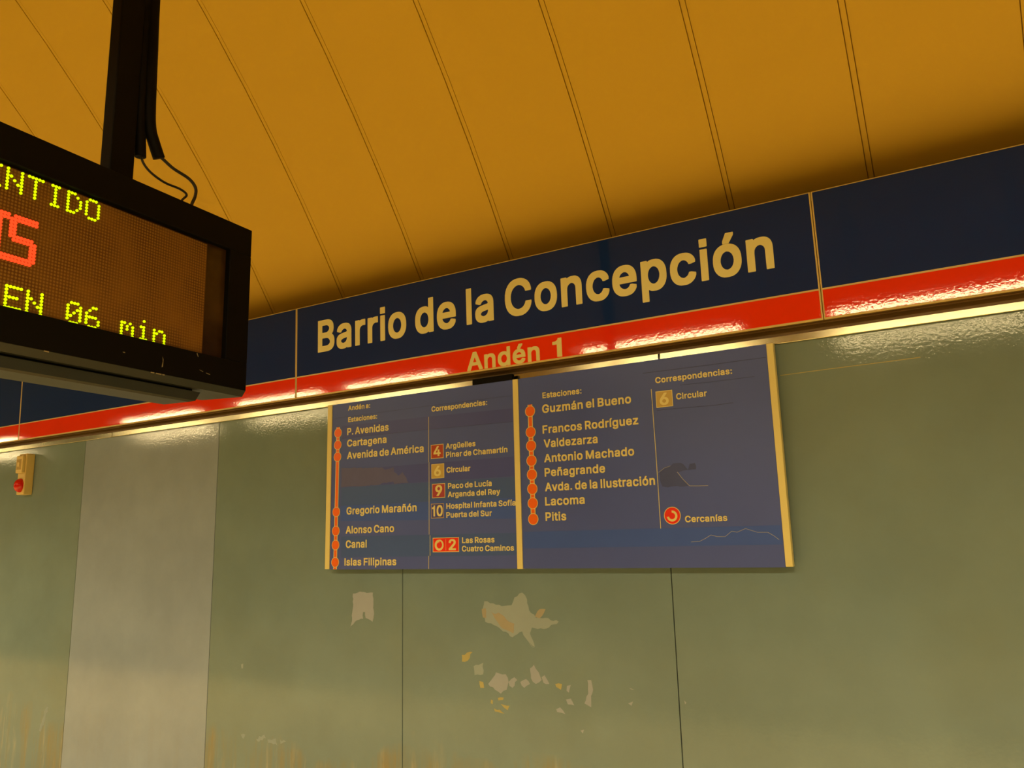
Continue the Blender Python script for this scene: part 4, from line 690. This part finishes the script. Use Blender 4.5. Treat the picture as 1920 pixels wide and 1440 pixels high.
order = [('S', 0.0546), ('I', 0.0066), ('T', 0.0066-9*P_), ('I', 0.0066-16*P_), ('P', 0.0066-25*P_)]
for ch, s0 in order:
    for r_, row in enumerate(BIG[ch]):
        for c_, v in enumerate(row):
            if v == '1': big.append((s0+c_*P_, 0.7470-r_*P_))
led_line('lit_text', big, MATS['led_red'], 0.0041, 'red dot text PITIS')
# scuffs on the lower bezel
for pts in ([(0.4616, 0.4966), (0.4640, 0.4920), (0.4632, 0.4800), (0.4610, 0.4676), (0.4650, 0.4690), (0.4655, 0.4890)], [(0.5833, 0.4831), (0.5959, 0.4802), (0.5965, 0.4782), (0.5850, 0.4815)],
            [(0.6066, 0.4783), (0.6214, 0.4764), (0.6200, 0.4744), (0.6080, 0.4762)], [(0.345, 0.4862), (0.351, 0.4868), (0.352, 0.4845), (0.346, 0.4842)], [(0.571, 0.5270), (0.574, 0.5275), (0.578, 0.5180), (0.576, 0.5178)]):
    sf = MB(); n = len(pts)
    A = [sf.bm.verts.new((0.0004, p[0], hz(p[1]))) for p in pts]; B = [sf.bm.verts.new((-0.0005, p[0], hz(p[1]))) for p in pts]
    sf.bm.faces.new(A)
    for i in range(n): sf.bm.faces.new((A[i], A[(i+1) % n], B[(i+1) % n], B[i]))
    dp(sf, 'scuff_mark', MATS['scuff'])
for a, b in ((0.430, 0.440), (0.446, 0.462), (0.4655, 0.472), (0.146, 0.158)):
    dp(MB().box(-0.004, 0.0003, a, b, hz(0.4475), hz(0.4500)), 'edge_wear', MATS['scuff'])

# hanger post with conduit and cables
PX = -0.078
def vault_z(y): return ZC + sqrt((RV+0.004)**2-(y-YC)**2)
ztop = vault_z(0.84+0.36)-DZ
dp(MB().box(PX-0.036, PX+0.008, 0.3200, 0.3915, hz(0.945), ztop+0.03, bevel=0.004), 'hanger_post', MATS['black'])
dp(MB().box(PX-0.09, PX+0.06, 0.25, 0.46, ztop-0.10, ztop-0.075, bevel=0.003), 'mounting_plate', MATS['black'])
cx_ = PX+0.008
pts = catmull([(cx_, 0.418, ztop-0.02), (cx_, 0.4175, hz(1.75)), (cx_, 0.4170, hz(1.5489)), (cx_, 0.4215, hz(1.3824)), (cx_, 0.4262, hz(1.22)), (cx_, 0.4325, hz(1.1543)), (cx_, 0.4475, hz(1.1174)), (cx_, 0.4665, hz(1.0800))])
dp(MB().tube(pts, 0.0165, 14), 'conduit', MATS['black'])
pts = [(cx_-0.01, 0.402, hz(1.55)), (cx_-0.01, 0.4035, hz(1.30)), (cx_-0.01, 0.4075, hz(1.16)), (cx_-0.01, 0.4150, hz(1.0640))]
dp(MB().tube(catmull(pts), 0.0150, 12), 'conduit', MATS['black'])
pts = catmull([(cx_, 0.4665, hz(1.0860)), (cx_, 0.4800, hz(1.0830)), (cx_, 0.5156, hz(1.0702)), (cx_, 0.5702, hz(1.0614)), (cx_, 0.5956, hz(1.0430)), (cx_, 0.5960, hz(1.0155)), (cx_, 0.5852, hz(0.9850)), (cx_, 0.580, hz(0.9480))])
dp(MB().tube(pts, 0.0047, 10), 'cable', MATS['rubber'])
pts = catmull([(cx_-0.005, 0.4164, hz(1.0747)), (cx_-0.005, 0.4185, hz(1.0525)), (cx_-0.005, 0.4444, hz(1.0315)), (cx_-0.005, 0.4927, hz(1.0194)), (cx_-0.005, 0.5457, hz(1.0204)), (cx_-0.005, 0.5700, hz(1.0118)), (cx_-0.005, 0.5543, hz(0.9880)), (cx_-0.005, 0.535, hz(0.9480))])
dp(MB().tube(pts, 0.0034, 10), 'cable', MATS['rubber'])

# ================================================================== luminaires along the platform edge (behind the viewpoint)
for a, b in LAMP_SEGMENTS:
    c = (a+b)/2
    L = empty('fluorescent_luminaire', (c, LAMP_Y, LAMP_Z))
    tag(L, 'fluorescent batten luminaire hung above the platform edge, outside the picture', 'lamp', 'fluorescent luminaires over the platform edge')
    h = (b-a)/2
    hb = MB().box(-h, h, -0.30, 0.30, 0.050, 0.075, bevel=0.004)
    for s in (-1, 1):
        hb.box(-h, h, s*0.300-0.006, s*0.300+0.006, -0.0215, 0.055)  # skirts shaped to keep direct tube light off the vault
        hb.box(s*h-0.006, s*h+0.006, -0.30, 0.30, -0.0215, 0.055)
    hb.build('housing', MATS['lamp_white'], L)
    MB().tube([(-h+0.02, 0, 0), (h-0.02, 0, 0)], 0.019, 12).build('tube', MATS['tube'], L)
    for s in (-1, 1): MB().box(s*(h-0.02)-0.012, s*(h-0.02)+0.012, -0.024, 0.024, -0.024, 0.055).build('lamp_holder', MATS['lamp_white'], L)
    zt = vault_z(LAMP_Y)-LAMP_Z
    for s in (-1, 1): MB().tube([(s*h*0.7, 0, 0.07), (s*h*0.7, 0, zt-0.012)], 0.006, 8).build('suspension_rod', MATS['lamp_white'], L)
    ld = bpy.data.lights.new('added_down_fill', 'AREA'); ld.shape = 'RECTANGLE'; ld.size = (b-a); ld.size_y = 0.12  # extra area lamp added below the tube to boost light on the floor
    ld.energy = DOWN_FILL_WATTS*(b-a)/1.5; ld.color = LIGHT; ld.spread = radians(152)
    lo = bpy.data.objects.new('added_down_fill', ld); COL.objects.link(lo); lo.parent = L; lo.location = (0, 0, -0.045)
